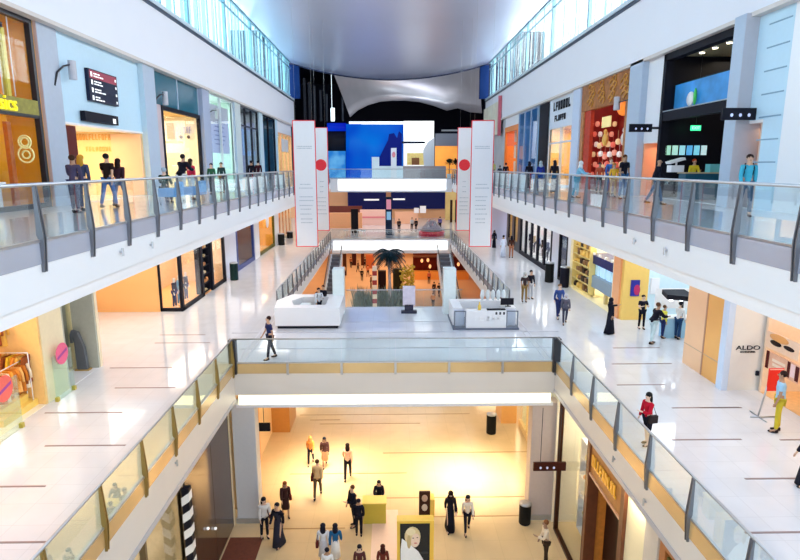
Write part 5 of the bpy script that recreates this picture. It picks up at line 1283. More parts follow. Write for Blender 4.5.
MB().box((a.x, 79, Z2), (b.x, 79.3, b.z)).build('back_panel', M('orange_glow_wall', (1, .35, .05), .4, var=.5, scale=.6, emit=.7), t)
MB().box((a.x, 78.8, b.z), (b.x, 79.2, b.z + 1.6)).build('fascia_panel', M('slate_far', (.22, .24, .3), .4), t)
MB().box((a.x + .8, 78.75, b.z + 1.9), (b.x, 78.9, b.z + 2.1)).build('light_line', M('grey_far', (.35, .36, .4), .4), t)
def leafy(loc, r, h, n, mat, seed, name, label, pot=None, stem=True):
    rr = random.Random(seed); t = thing(name, label, 'plant', loc)
    b = MB()
    for i in range(n):
        a = rr.uniform(0, 6.28); e = rr.uniform(-.3, 1.2); l = rr.uniform(.6, 1) * r; c = Vector(loc) + Vector((0, 0, h - r * .5))
        d = Vector((math.cos(a) * math.cos(e), math.sin(a) * math.cos(e), math.sin(e))); s = d.cross(Vector((0, 0, 1))).normalized() * l * .14
        p = c + d * l * .4; q = c + d * l; m_ = (p + q) / 2 + Vector((0, 0, .04))
        b.add([c + d * .1, m_ + s, q, m_ - s, m_ + Vector((0, 0, .015))], [(0, 1, 4), (1, 2, 4), (2, 3, 4), (3, 0, 4)])
    b.build('foliage', mat, t)
    if stem: MB().tube([loc, (loc[0], loc[1], loc[2] + h - r * .4)], .05, 6).build('stem', brown, t)
    MB().lathe(loc, [(.22, 0), (.3, .45), (.32, .5)], 12).build('pot', pot or wht, t)
green = M('dark_leaf', (.01, .035, .03), .5, var=.4)
for i, (px, lb) in enumerate([(449, 'left'), (456, 'right')]):
    a = P(px, 183, Y=70.2 + i * 1.6); leafy((a.x, 70.2 + i * 1.6, Z2), .8, 2.1, 90, green, 5 + i, 'potted_plant', '%s dark leafy potted plant at the right end of the far bridge' % lb)
area('far_top_fill', (0, 82, CZ + 5.2), (0, 0, 0), 16, 6, 130, (.8, .88, 1))  # added cool fill for the far top hall, no fixture
# --- level one far hall
sbox('ceiling_far_one', (-18.5, YF + .7, Z2 - .75), (18.5, 118, Z2 - .62), M('far_ceiling', (.7, .6, .55), .5))
def flat(px0, px1, py0, py1, Y, mat, name, label, cat, th=.3, zf=None, group=None):
    a, b = P(px0, py1, Y=Y), P(px1, py0, Y=Y)
    z0 = a.z if zf is None else zf
    o = MB().box((a.x, Y, z0), (b.x, Y + th, b.z)).build(name, mat, None, loc=(a.x, Y, z0)); tag(o, label, cat, group); return o
sbox('wall_far_one', (-18.5, 96, Z1), (18.5, 96.3, Z2 - .6), M('far_orange_wall', (.92, .48, .25), .5, var=.15, scale=.3))
flat(348, 386, 190, 212, 95.5, navy, 'shop_sign', 'wide navy shop fascia left of the totem on the middle floor', 'sign', zf=None)
flat(391, 446, 190, 209, 95.5, navy, 'shop_sign', 'wide navy shop fascia right of the totem on the middle floor', 'sign')
flat(364, 379, 199, 200.5, 95.4, wtext, 'light_line', 'white light line on the left navy fascia', 'light'); flat(393, 405, 198.5, 200, 95.4, wtext, 'light_line', 'white light line on the right navy fascia', 'light')
flat(327, 362, 206, 213, 90, M('dark_rust', (.14, .02, .01), .5, var=.5), 'display_shelf', 'dark rust display low along the orange wall on the middle floor', 'display')
flat(329, 362, 213, 228, 80, M('orange_front', (.90, .45, .22), .5, var=.1), 'counter', 'orange fronted counter at the left of the far hall', 'counter', .8, Z1)
flat(360, 386, 210, 216, 84, M('pink_counter', (.95, .62, .55), .4), 'kiosk_counter', 'pink topped kiosk counter left of the totem', 'counter', 1, Z1)
flat(360, 385, 216.5, 218, 83.9, M('rose_line', (.8, .25, .3), .4), 'trim_strip', 'rose strip along the pink kiosk counter', 'strip', .1)
flat(395, 418, 212, 217, 86, M('peach_counter', (.9, .5, .32), .4), 'kiosk_counter', 'peach kiosk counter right of the totem', 'counter', 1, Z1)
a, b = P(386, 228, Z=Z1), P(392, 197, Y=72); a = P(385.5, 228, Y=72)
t = thing('totem', 'tall dark totem with pink and blue panels at the far bridge', 'totem', (a.x, 72, Z1))
MB().box((a.x, 72, Z1), (b.x, 72.4, b.z)).build('body', M('totem_dark', (.01, .03, .08), .4), t)
MB().box((a.x + .12, 71.96, b.z - 1.5), (b.x - .12, 72, b.z - .3)).build('pink_panel', M('totem_pink', (.9, .35, .5), .4, emit=.3), t); MB().box((a.x + .15, 71.96, b.z - 2.8), (b.x - .15, 72, b.z - 1.8)).build('blue_panel', M('totem_blue', (.3, .6, .9), .4, emit=.3), t)
a = P(432, 231, Y=70.5)
t = thing('display_island', 'round red based display island heaped with grey goods', 'display', (a.x, 71.3, Z1))
MB().lathe((a.x, 71.3, Z1), [(1.55, 0), (1.6, .5), (1.45, .55)], 32).build('base', M('island_red', (.80, .02, .08), .35), t)
MB().lathe((a.x, 71.3, Z1 + .55), [(1.3, 0), (1.1, .5), (.7, .9), (.3, 1.3)], 18).build('stepped_tiers', M('island_grey', (.40, .38, .45), .4, var=.5), t)
for i in range(16):
    an = i * 2.4; rr_ = .35 + .8 * (i % 4) / 4; x, y = a.x + rr_ * math.cos(an), 71.3 + rr_ * math.sin(an); z = Z1 + .6 + 1.25 * (1 - rr_ / 1.3)
    o = MB().lathe((x, y, z), [(.12, 0), (.14, .25), (.04, .35), (.03, .5)], 8).build('bottle', cm(random.choice([(.7, .7, .75), (.3, .3, .35), (.75, .5, .55), (.6, .65, .7)]), 'lacquer'), None, loc=(x, y, z)); tag(o, 'grey or pink bottle on the round red based display island', 'bottle', 'bottles on the display island')
for i, px in enumerate((346, 352, 358, 363)):
    a = P(px, 229, Y=71)
    t = thing('stool', 'white stool at the far bridge of the middle floor, %s from the left' % ['first', 'second', 'third', 'fourth'][i], 'stool', (a.x, 71, Z1))
    MB().lathe((a.x, 71, Z1 + .62), [(.3, 0), (.33, .06), (.3, .12)], 14).build('seat', wht, t)
    for k in range(3): an = k * 2.1; MB().tube([(a.x + .3 * math.cos(an), 71 + .3 * math.sin(an), Z1), (a.x + .15 * math.cos(an), 71 + .15 * math.sin(an), Z1 + .63)], .03, 6).build('leg', wht, t)
flat(351, 358, 209, 222, 74, black, 'sign_stand', 'narrow black sign stand behind the white stools', 'stand', .3, Z1)
flat(414, 419, 208, 213, 85, wht, 'sign_board', 'left white round-cornered letter panel at the right of the far hall', 'sign', .2); flat(420, 426, 206, 213, 85, wht, 'sign_board', 'right white letter panel at the right of the far hall', 'sign', .2)
for i, px in enumerate((450, 455)): flat(px, px + 2.6, 200, 226, 88, M('far_black_post', (.03, .015, .01), .4), 'post', '%s black post at the right of the far hall' % ['left', 'right'][i], 'post', .4, Z1)
flat(445, 458, 192, 226, 92, M('gold_far', (.85, .55, .2), .4, var=.4, scale=.5), 'display_wall', 'gold lit wall at the right of the far hall', 'wall', .3, Z1)
area('far_mid_fill', (0, 82, Z2 - 1.0), (0, 0, 0), 20, 14, 900, (1, .90, .82))  # added fill for the far middle hall, no fixture
# --- ground floor beyond
sbox('ceiling_far_ground', (-18.5, YF + .7, Z1 - .8), (18.5, 118, Z1 - .62), M('far_ceiling_warm', (.8, .5, .3), .5))
sbox('wall_far_ground', (-18.5, 112, 0), (18.5, 112.3, Z1 - .6), M('far_orange_wall2', (.92, .40, .10), .5, var=.4, scale=.5))
sbox('wall_left_ground_far', (-13, 42, 0), (-12.7, 112, Z1 - .5), M('far_cream_wall', (.82, .66, .52), .5, var=.2, scale=.5)); sbox('wall_right_ground_far', (12.7, 42, 0), (13, 112, Z1 - .5), M('far_maroon_wall', (.42, .12, .06), .5, var=.9, scale=.5))
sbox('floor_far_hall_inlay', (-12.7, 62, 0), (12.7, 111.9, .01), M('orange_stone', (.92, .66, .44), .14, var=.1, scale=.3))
a, b = P(413, 275, Y=84), P(456, 250, Y=84)
t = thing('storefront', 'dark red shop full of small warm lights under the far bridge', 'shop front', (a.x, 84, 0))
mr = M('dark_maroon_speckle', (.12, .01, .005), .4, var=.9, scale=1.5)
MB().box((a.x, 84, 0), (11.5, 84.4, Z1 - .8)).build('back_wall', mr, t); MB().box((a.x, 82.4, 3.3), (11.5, 84, 3.45)).build('shelf', brown, t)
rr = random.Random(3)
for i in range(28):
    x = rr.uniform(a.x + .3, 11); z = rr.uniform(1.6, 6.2); o = MB().ball((x, 83.8, z), (.2, .12, .3), 8, 5).build('warm_light', M('bulb_amber', (1, .5, .2), .4, emit=1.2), t)
MB().box((a.x, 82.5, 0), (11.5, 83.6, 1.2)).build('counter', M('orange_counter', (.95, .40, .08), .4), t)
a = P(378, 300, Y=58)
t = thing('striped_column', 'slim red and white banded column by the palm', 'column', (a.x - .3, 58, 0))
zt = P(376, 266, Y=58).z
n = 13
for i in range(n): MB().box((a.x - .55, 57.8, zt * i / n), (a.x - .1, 58.2, zt * (i + 1) / n)).build('band', M('band_red', (.35, .02, .03), .4) if i % 2 else M('band_cream', (.95, .80, .65), .4), t)
# palm in planter
a = P(389, 300, Y=61); pxx = a.x
t = thing('palm_tree', 'tall dark palm rising in front of the far bridge', 'tree', (pxx, 61, 0))
ztop = P(389, 252.5, Y=61).z
MB().tube([(pxx, 61, .8), (pxx + .1, 61, 3), (pxx, 61, ztop)], [.22, .17, .13], 10).build('trunk', M('palm_trunk', (.55, .50, .55), .7, var=.4), t)
for i in range(26):
    an = i * 2.399; el = .9 - 1.3 * (i / 26); L = 1.85; b = MB(); pts = []
    for k in range(7):
        s = k / 6; pts.append(Vector((pxx + math.cos(an) * L * s * math.cos(el * .6), 61 + math.sin(an) * L * s * math.cos(el * .6), ztop + L * (math.sin(el) * s - .75 * s * s))))
    for k in range(6):
        p, q = pts[k], pts[k + 1]; d = (q - p).normalized(); s = d.cross(Vector((0, 0, 1))).normalized(); wl = .62 * math.sin(math.pi * (k + .8) / 7)
        for m_ in range(3):
            c = p.lerp(q, m_ / 3)
            for sg in (-1, 1): b.add([c, c + d * .16, c + s * sg * wl + d * .25 - Vector((0, 0, .16))], [(0, 1, 2)])
    b.tube(pts, .025, 4); b.build('frond', M('palm_leaf', (.008, .03, .045), .45, var=.4), t)
a0, a1 = P(352, 300, Y=60), P(413, 300, Y=60)
t = thing('planter', 'long grey planter box around the foot of the palm', 'planter', ((a0.x + a1.x) / 2, 60, 0))
MB().box((a0.x, 59.5, 0), (a1.x, 63.5, 1.0)).build('box', M('planter_grey', (.35, .38, .36), .4), t)
MB().box((a0.x + .1, 59.6, 1.0), (a1.x - .1, 63.4, 1.04)).build('soil', brown, t)
b = MB(); rr = random.Random(8)
for i in range(900):
    c = Vector((rr.uniform(a0.x + .2, a1.x - .2), rr.uniform(59.7, 63.3), 1.04)); h_ = rr.uniform(.8, 2.4); an = rr.uniform(0, 6.28); d = Vector((math.cos(an) * .35, math.sin(an) * .35, 1)) * h_; s = Vector((-math.sin(an), math.cos(an), 0)) * .09
    b.add([c - s, c + s, c + d * .6 + s, c + d], [(0, 1, 2), (0, 2, 3)])
o = b.build('shrub_foliage', M('grey_green_leaf', (.16, .22, .16), .4, var=.5), None, loc=(a0.x, 61, 1.04)); tag(o, 'grey green leafy underplanting in the planter box round the palm', 'foliage', kind='stuff')
b = MB()
for i in range(160):
    c = Vector((rr.uniform(P(400, 270, Y=64.5).x, P(414, 270, Y=64.5).x), rr.uniform(63.8, 65.2), rr.uniform(2.5, 5.2))); b.ball(tuple(c), rr.uniform(.08, .16), 6, 4)
for k in range(3): b.tube([(P(403 + 4 * k, 270, Y=64.5).x, 64.5, 0), (P(403 + 4 * k, 270, Y=64.5).x, 64.5, 4.6)], .06, 6)
o = b.build('blossom_bush', M('yellow_blossom', (.95, .55, .05), .5, var=.4), None, loc=(1, 64.5, 0)); tag(o, 'yellow flowering bush right of the palm', 'bush', kind='stuff')
area('far_ground_fill', (0, 88, Z1 - 1.0), (0, 0, 0), 18, 30, 2300, (1, .74, .46))  # added warm fill over the far ground hall, no fixture
# escalators rising beside the hall, and dark stalls
def escalator(x0, x1, ya, za, yb, zb, label):
    t = thing('escalator', label, 'escalator', ((x0 + x1) / 2, ya, 0))
    MB().prism([(ya, za), (yb, zb), (yb, zb - 1.0), (ya, za - 1.0)] if za < zb else [(ya, za), (yb, zb), (yb, zb - 1), (ya, za - 1)], 'x', x0, x1).build('truss', M('escalator_white', (.80, .82, .88), .35), t)
    n = 22; b = MB()
    for k in range(n):
        y = ya + (yb - ya) * k / n; z = za + (zb - za) * k / n; b.box((x0 + .2, y, z - .2), (x1 - .2, y + (yb - ya) / n, z + (zb - za) / n + .02))
    b.build('steps', M('escalator_step', (.15, .15, .18), .4, .4), t)
    for x in (x0, x1 - .06):
        MB().prism([(ya, za), (yb, zb), (yb, zb + .85), (ya, za + .85)], 'x', x, x + .03).build('glass_side', glass, t)
        MB().tube([(x + .02, ya, za + .9), (x + .02, yb, zb + .9)], .05, 6).build('handrail', dark, t)
escalator(5.0, 6.4, 44, 1.0, 60, 7.2, 'white sided escalator under the right gallery beyond the bridge')
escalator(-6.1, -4.9, 44, 1.0, 60, 7.2, 'white sided escalator under the left gallery beyond the bridge')
for i, (px0, px1, py0, py1, Y, c, lb) in enumerate([(343, 346, 254, 272, 86, (.06, .02, .01), 'narrow dark stall post at the left of the amber hall'), (352, 356, 252, 262, 95, (.05, .01, .01), 'dark hanging panel in the left of the amber hall'),
        (361, 364, 252, 262, 95, (.08, .02, .01), 'second dark hanging panel in the amber hall'), (366, 374, 255, 262, 92, (.5, .12, .03), 'rust coloured stall behind the striped column'), (378, 386, 271, 280, 70, (.03, .015, .01), 'black kiosk block at the left of the palm trunk'), (393, 402, 269, 279, 70, (.04, .03, .01), 'black kiosk block at the right of the palm trunk')]):
    flat(px0, px1, py0, py1, Y, cm(c, 'lacquer'), 'stall', lb, 'stall', .8, 0)
# small people far away on the ground floor and beyond
FARP = [(362, 281, 271, BK), (368, 277, 267, (.6, .2, .1)), (358, 272, 262, (.1, .05, .05)), (371, 288, 275, (.15, .08, .05)), (365, 268, 259, BK), (351, 268, 260, (.3, .1, .05)),
        (434, 296, 281, BK), (439, 297, 282, BK), (443, 296, 281, (.1, .02, .02)), (433, 308, 298, (.8, .3, .05)), (429, 284, 272, (.7, .15, .1)), (446, 286, 275, (.85, .4, .15)), (344, 277, 267, (.9, .6, .3))]
for i, (px, fy_, hy, c) in enumerate(FARP):
    wh = ['left of the striped column, nearest', 'beside the striped column in rust', 'by the left amber wall', 'nearest to the striped column on its left', 'deep in the hall left of the palm', 'at the far left of the amber hall', 'leftmost of the three in black right of the palm', 'middle of the three in black right of the palm', 'rightmost of the three right of the palm, in dark red', 'in orange nearest the bridge edge', 'in red before the dark red shop', 'in amber before the dark red shop', 'in pale orange at the left edge of the amber hall'][i]
    l = P(px, fy_, Z=0)
    person('distant person, ground floor, ' + wh, loc=(l.x, l.y, 0), h=1.78, face=random.choice([0, 180, 90, 200]), pose=random.choice(['walk', 'stroll', 'stand']), tc=c, bc=BK)
for i, (px, c, lb) in enumerate([(399, BK, 'in black right of the totem'), (416, BK, 'in black beside the white letter panels'), (412, (.8, .8, .8), 'in white right of the totem'), (440, (.1, .1, .4), 'in navy behind the red based island')]):
    a = P(px, 224, Y=74 + i); person('distant person on the far middle floor, ' + lb, loc=(a.x, 74 + i, Z1), h=1.75, face=180 * (i % 2), pose=['stand', 'walk', 'stroll', 'stand'][i], tc=c)

# ================================================================== GROUND FLOOR, NEAR
ZG = Z1 - 1.75
# left: dark shop with striped pole
X0 = -7.15
glossb = M('gloss_black', (.015, .014, .014), .12, var=.3)
ys1, ys2, ys3 = 14.5, 18.6, 24.2
t = thing('storefront', 'dark glossy double door front below the left gallery', 'shop front', (X0, 21, 0))
ym = (ys2 + ys3) / 2 + .1
for a, b in ((ys2, ym - .02), (ym + .02, ys3)): MB().box((X0, a, .05), (X0 - .12, b, ZG - .55)).build('door_leaf', M('door_bronze', (.10, .06, .04), .10, .3, var=.3), t)
for px in (208, 215.5):
    a = P(px, 528.5, X=X0 + .06); MB().ball(tuple(a), (.06, .06, .06), 12, 8).build('knob', wtext, t)
sbox('floor_mat', (X0 + .05, 20.2, 0), (X0 + 1.5, 23.2, .015), M('maroon_mat', (.16, .04, .02), .7, var=.4))
MB().box((X0 + .02, ys2 - .1, ZG - .55), (X0 - .2, ys3, ZG - .02)).build('head_panel', M('copper_head', (.62, .30, .10), .35, .2), t)
MB().box((X0 + .02, ys3 - .18, 0), (X0 - .3, ys3, ZG - .5)).build('jamb', M('pale_gold_jamb', (.80, .68, .45), .4), t)
shell('left', X0, 6, ys2 - .3, 0, ZG + .1, 4, M('olive_beige_wall', (.60, .48, .30), .5, var=.2), fl0, dark, 40, (1, .8, .5))
front('left', X0, 6, ys2 - .3, 0, ZG, 'glass shop front below the left gallery beyond the striped pole', M('bronze_frame', (.15, .10, .05), .4), 4)
sbox('wall_left_ground', (X0 - .15, ys2 - .3, 0), (X0 - 4, ys3, ZG), drk)
a = P(187, 520, X=-6.9)
t = thing('striped_pole', 'black and white diagonally striped pole beside the dark doors', 'pole', (-6.85, a.y, 0))
yy = a.y; pw = .13; zt = P(184, 488, X=-6.9).z; nb = 18; st = zt / nb
MB().box((-6.85 - pw + .01, yy - .13, 0), (-6.85 + pw - .01, yy + .13, zt)).build('core', black, t)
for i in range(0, nb, 2):
    z = i * st; MB().add([(-6.85 - pw, yy - .15, z), (-6.85 + pw, yy - .15, z + .18), (-6.85 + pw, yy - .15, z + .18 + st), (-6.85 - pw, yy - .15, z + st), (-6.85 - pw, yy + .15, z), (-6.85 + pw, yy + .15, z + .18), (-6.85 + pw, yy + .15, z + .18 + st), (-6.85 - pw, yy + .15, z + st)],
        [(0, 1, 2, 3), (7, 6, 5, 4), (0, 4, 5, 1), (1, 5, 6, 2), (2, 6, 7, 3), (3, 7, 4, 0)]).build('white_stripe', wht, t)
person('person in black standing behind the striped pole', loc=(-7.6, a.y - .6, 0), h=1.8, face=60, tc=BK, bc=BK)
# left wall under the bridge
sbox('wall_left_under_bridge', (-7.6, 25.4, 0), (-7.3, 34, Z1 - 2), M('apricot_wall', (.95, .66, .34), .4, var=.06, scale=.5))
sbox('wall_left_under_bridge_panel', (-7.3, 28.5, 0), (-7.24, 30.2, 4.4), M('orange_tall_panel', (.95, .42, .06), .4))
a, b = P(275, 436, Z=0), P(290, 412, Y=33)
sbox('wall_left_brown_block', (-7.6, 33.6, 0), (P(290, 430, Y=33.6).x, 36, Z1 - 2), M('caramel_block', (.58, .26, .06), .4, var=.08))
a, b = P(250, 431, Y=26.6), P(270, 423, Y=26.6)
hanging_sign(a.x, b.x, 26.6, a.z, b.z, Z1 - 2, 'small black hanging sign right of the left grey column', marks=1)
sbox('wall_left_under_far', (-12.8, 36, 0), (-7.3, 36.3, Z1 - 2), M('apricot_wall2', (.95, .72, .42), .4))
# right side under the bridge
sbox('wall_right_block', (P(500, 420, Y=35).x, 34.6, 0), (P(515, 420, Y=35).x, 36.5, 2.3), M('apricot_block', (.92, .48, .16), .4, var=.05))
litter_bin(491, 433, 0, 'black litter bin standing against the wall far back on the ground floor', (.012, .01, .01), hpy=413, r=.3)
litter_bin(524.5, 523, 0, 'black litter bin left of the right grey column', (.012, .01, .01), hpy=502, r=.27)
t = thing('shop_window', 'lit shop window seen at an angle left of the right grey column', 'shop window', (8.3, 31, 0))
for k in range(3):
    y0 = 28.4 + k * 2; MB().box((8.25, y0 + .1, .4), (8.3, y0 + 1.9, Z1 - 2.2)).build('pane', shopglass, t)
    MB().box((8.2, y0, 0), (8.4, y0 + .12, Z1 - 2)).build('frame', M('cream_gold_frame', (.9, .65, .3), .4), t)
MB().box((8.2, 28.4, 0), (8.4, 34.4, .4)).build('sill', M('cream_gold_frame', (.9, .6, .25), .4), t)
shell('right', 8.4, 28.4, 34.4, 0, Z1 - 2, 3, M('mint_cream', (.88, .90, .75), .5, var=.1), fl0, wht, 60, (1, .9, .65))
shelf_unit('right', 7.6, 34.8, 36.6, 0, 2.6, 3, 'yellow display shelf at the far right under the bridge', M('shelf_amber', (.95, .65, .1), .4), [(.3, .12, .02), (.95, .9, .7)], 'goods on the yellow display shelf', 'item on the yellow display shelf under the bridge')
# right shops under the gallery
X3 = 7.45; ZH = Z1 - 1.46
shell('right', X3, 19.9, 24.2, 0, ZH, 4, M('white_shop_wall', (.96, .88, .70), .5, var=.05), fl0, wht, 95, (1, .90, .68))
t = front('right', X3, 19.9, 23.6, 0, ZH, 'bright glass shop window under the right gallery, left of the brown portal', M('dark_brown_frame', (.06, .02, .01), .3), 1, fw=.13)
shelf_unit('right', X3 + .9, 20.4, 23.3, .3, 4.6, 5, 'white display shelves in the bright window under the right gallery', wht, [(.95, .4, .1), (.95, .85, .7), (.9, .3, .25), (.95, .75, .4)], 'goods in the bright window under the right gallery', 'orange, cream or pink item in the bright window under the right gallery', dens=.5)
sbox('wall_right_corner_pillar', (7.7, 24.2, 0), (11, 24.4, ZH), M('cream_bright', (.98, .9, .75), .4))
o = MB().box((7.62, 24.1, 3.2), (8.9, 24.2, 3.5)).build('sign_strip', M('orange_red_strip', (.95, .20, .02), .4), None, loc=(7.6, 24.1, 3.2)); tag(o, 'orange red strip on the pale wall behind the right grey column', 'sign')
t = thing('storefront', 'brown portal with gold lettering under the right gallery', 'shop front', (X3, 18, 0))
yA, yB = 16.35, 19.75
for a, b in ((yA, yA + .28), (yB - .22, yB)): MB().box((X3 - .12, a, 0), (X3 + .3, b, ZH)).build('jamb', brown, t)
zs0 = P(600, 489, X=X3 - .1).z
MB().box((X3 - .05, yA + .28, zs0), (X3 + .25, yB - .22, ZH)).build('sign_band', M('caramel_band', (.45, .18, .04), .4, var=.3), t)
MB().box((X3 - .1, yA + .28, zs0 - .08), (X3 + .3, yB - .22, zs0)).build('band_edge', M('peach_edge', (.75, .42, .25), .4), t)
glyphs(ROT_RIGHT, (X3 - .07, (yA + yB) / 2 + .1, (zs0 + ZH) / 2), 2.3, .42, 9, M('gold_letters', (.85, .50, .06), .3, .4, emit=.08), t, seed=12, thick=.05)
shell('right', X3 + .3, yA, yB, 0, zs0, 3.5, M('amber_interior', (.62, .24, .04), .45, var=.3), M('yellow_interior_floor', (.95, .60, .10), .3), brown, 14, (1, .6, .25))
MB().box((X3 + .5, 17.9, 0), (X3 + .7, 19.2, zs0 - .1)).build('door_leaf', M('near_black_door', (.03, .008, .004), .3), t)
wallbox('right', X3, 15.0, yA, 0, ZH, M('cream_lit_panel', (.98, .86, .58), .4, var=.03), .3, 'wall_right_cream_panel')
area('panel_washer', (X3 - .25, 15.7, ZH - .1), (0, R(-12), 0), .15, 1.1, 14, (1, .85, .55))
wallbox('right', X3 - .05, 14.2, 15.0, 0, ZH, M('grey_beige_pier', (.62, .56, .50), .4), .4, 'wall_right_pier')
shell('right', X3, 6, 14.2, 0, ZH, 3, M('umber_wall', (.5, .26, .06), .5, var=.3), fl0, brown, 25, (1, .7, .4))
front('right', X3, 6, 14.1, 0, ZH, 'brown framed shop front at the lower right corner', M('chestnut_frame', (.40, .14, .04), .35), 3, fw=.3)
t = thing('shop_sign', 'dark olive sign band of the brown framed shop at lower right', 'sign', (X3 - .1, 12, ZH - 1.2)); MB().box((X3 - .08, 8, ZH - 1.3), (X3 + .02, 13.6, ZH - .35)).build('panel', M('olive_sign', (.12, .10, .02), .4), t)
y_ = 22.6; a, b = P(533, 470.5, Y=y_), P(566, 462, Y=y_)
hanging_sign(a.x, b.x, y_, a.z, b.z, Z1 - 1.5, 'long dark hanging sign with white symbols before the right grey column', marks=3, col=M('sign_maroon', (.06, .015, .01), .3))
# brackets / sprinklers on the fascia
def fasc_stub(px, py, X, label, s):
    a = P(px, py, X=X); o = MB().tube([(X, a.y, a.z), (X - s * .07, a.y, a.z)], .035, 8, smooth=False).tube([(X - s * .07, a.y, a.z - .10), (X - s * .07, a.y, a.z + .10)], .03, 8, smooth=False).build('wall_spout', steel, None, loc=tuple(a)); tag(o, label, 'fitting')
for i, (px, py, X, s, lb) in enumerate([(120, 252, XL, -1, 'small grey fitting on the upper left fascia, nearer one'), (150, 245, XL, -1, 'small grey fitting on the upper left fascia, farther one'), (636, 241, XR, 1, 'small grey fitting on the upper right fascia, farther one'), (667, 251, XR, 1, 'small grey fitting on the upper right fascia, nearer one'),
        (175, 463, XL, -1, 'small grey fitting on the lower left fascia'), (615, 459, XR, 1, 'small grey fitting on the lower right fascia near the woman in red'), (646, 502, XR, 1, 'small grey fitting on the lower right fascia above the cream panel')]):
    fasc_stub(px, py, X, lb, s)
# kiosk on the ground floor
sbox('floor_rug', (P(372, 530, Z=0).x, P(372, 560, Z=0).y - 2, 0), (P(398, 512, Z=0).x, P(390, 510, Z=0).y, .012), M('pink_rug', (.85, .62, .50), .5))
a, b = P(363, 524, Z=0), P(386, 524, Z=0)
t = thing('counter', 'mustard yellow counter box on the ground floor with a seated person behind', 'counter', (a.x, a.y, 0))
MB().box((a.x, a.y, 0), (b.x, a.y + .6, 1.0)).build('body', M('mustard_counter', (.62, .50, .06), .4), t); MB().box((a.x - .03, a.y - .03, 1.0), (b.x + .03, a.y + .65, 1.05)).build('worktop', M('mustard_top', (.75, .60, .12), .4), t)
a, b = P(397, 560, Y=20.2), P(434, 521, Y=20.2)
t = thing('display_board', 'large framed black and white portrait board edged in gold on the ground floor', 'board', (a.x, 20.2, 0))
MB().box((a.x, 20.2, 0), (b.x, 20.6, b.z)).build('frame', M('gold_yellow_frame', (.95, .60, .08), .35), t)
xa, xb = a.x + .12, b.x - .16; za, zb2 = b.z - 2.3, b.z - .10
MB().box((xa, 20.17, za), (xb, 20.2, zb2)).build('print', M('print_black', (.03, .03, .03), .4), t)
w2, h2 = xb - xa, zb2 - za
def blob(u, v, ru, rv, c, d=.01): MB().ball((xa + w2 * u, 20.168 - d, zb2 - h2 * v), (w2 * ru, .008, h2 * rv), 18, 10).build('printed_shape', cm(c, 'lacquer'), t)
MB().prism([(xa + .02, za + .02), (xb - .05, za + .02), (xb - .25, za + h2 * .30), (xa + w2 * .62, za + h2 * .46), (xa + w2 * .34, za + h2 * .60), (xa + w2 * .06, za + h2 * .72), (xa + .02, za + h2 * .5)], 'y', 20.155, 20.165).build('printed_shape', cm((.95, .95, .93), 'lacquer'), t)
blob(.42, .24, .27, .19, (.80, .64, .34)); blob(.50, .30, .17, .155, (.92, .70, .55), .012); blob(.44, .27, .03, .010, (.15, .08, .05), .018); blob(.58, .26, .03, .010, (.15, .08, .05), .018); blob(.52, .37, .055, .012, (.65, .15, .12), .018); blob(.36, .15, .16, .07, (.90, .78, .50), .016); blob(.82, .56, .15, .025, (.05, .05, .05), .022); blob(.30, .34, .07, .14, (.62, .46, .22), .014)
a, b = P(419, 517, Z=0), P(430, 517, Z=0); c_ = P(420, 492, Y=a.y)
t = thing('poster_stand', 'narrow dark portrait poster stand behind the large portrait board', 'stand', (a.x, a.y, 0))
MB().box((a.x, a.y, 0), (b.x, a.y + .12, c_.z)).build('sheet', M('umber_print', (.05, .02, .015), .4, var=.4), t)
for v, c in ((.25, (.6, .4, .3)), (.62, (.7, .6, .5))): MB().ball(((a.x + b.x) / 2, a.y - .005, c_.z * (1 - v)), (.14, .008, .18), 12, 8).build('printed_shape', cm(c, 'lacquer'), t)
MB().box((b.x, a.y - .05, 0), (b.x + .2, a.y + .5, c_.z * .7)).build('side_panel', M('gold_side', (.95, .65, .12), .4), t)
# floor inlay strips
inl1 = M('floor_inlay_brown', (.28, .20, .20), .3)
def inlay(segs, z, mat, nm):
    b = MB()
    for px0, px1, py in segs:
        a, c = P(px0, py, Z=z), P(px1, py, Z=z); b.box((a.x, a.y - .03, z), (c.x, a.y + .03, z + .012))
    struct(nm, b, mat)
inlay([(45, 122, 413), (45, 125, 446), (-20, 45, 487), (-20, 45, 543), (110, 172, 368), (115, 175, 388), (155, 210, 343), (160, 205, 335), (613, 660, 348), (612, 672, 364), (672, 740, 408), (672, 742, 440), (617, 665, 385), (745, 800, 479), (745, 830, 533), (700, 742, 408), (780, 840, 440)], Z1, inl1, 'trim_1')
inl0 = M('floor_inlay_gold', (.45, .26, .10), .3)
inlay([(300, 470, 415), (320, 420, 424), (383, 530, 453), (290, 407, 474), (384, 525, 498), (262, 345, 529), (400, 525, 517), (310, 340, 420)], 0, inl0, 'trim_2')
inlay([(232, 560, 333), (345, 455, 322), (240, 450, 349), (395, 560, 348)], Z1 + .003, M('floor_inlay_grey', (.55, .55, .62), .3), 'trim_3')
struct('trim_4', MB().box((XL + .1, YB0, Z1), (XL + .16, YB1, Z1 + .015)).box((XR - .16, YB0, Z1), (XR - .1, YB1, Z1 + .015)).box((XL + .4, YB0, Z1), (XL + .44, YB1, Z1 + .015)).box((XR - .44, YB0, Z1), (XR - .4, YB1, Z1 + .015)), M('floor_inlay_grey', (.5, .5, .6), .3))
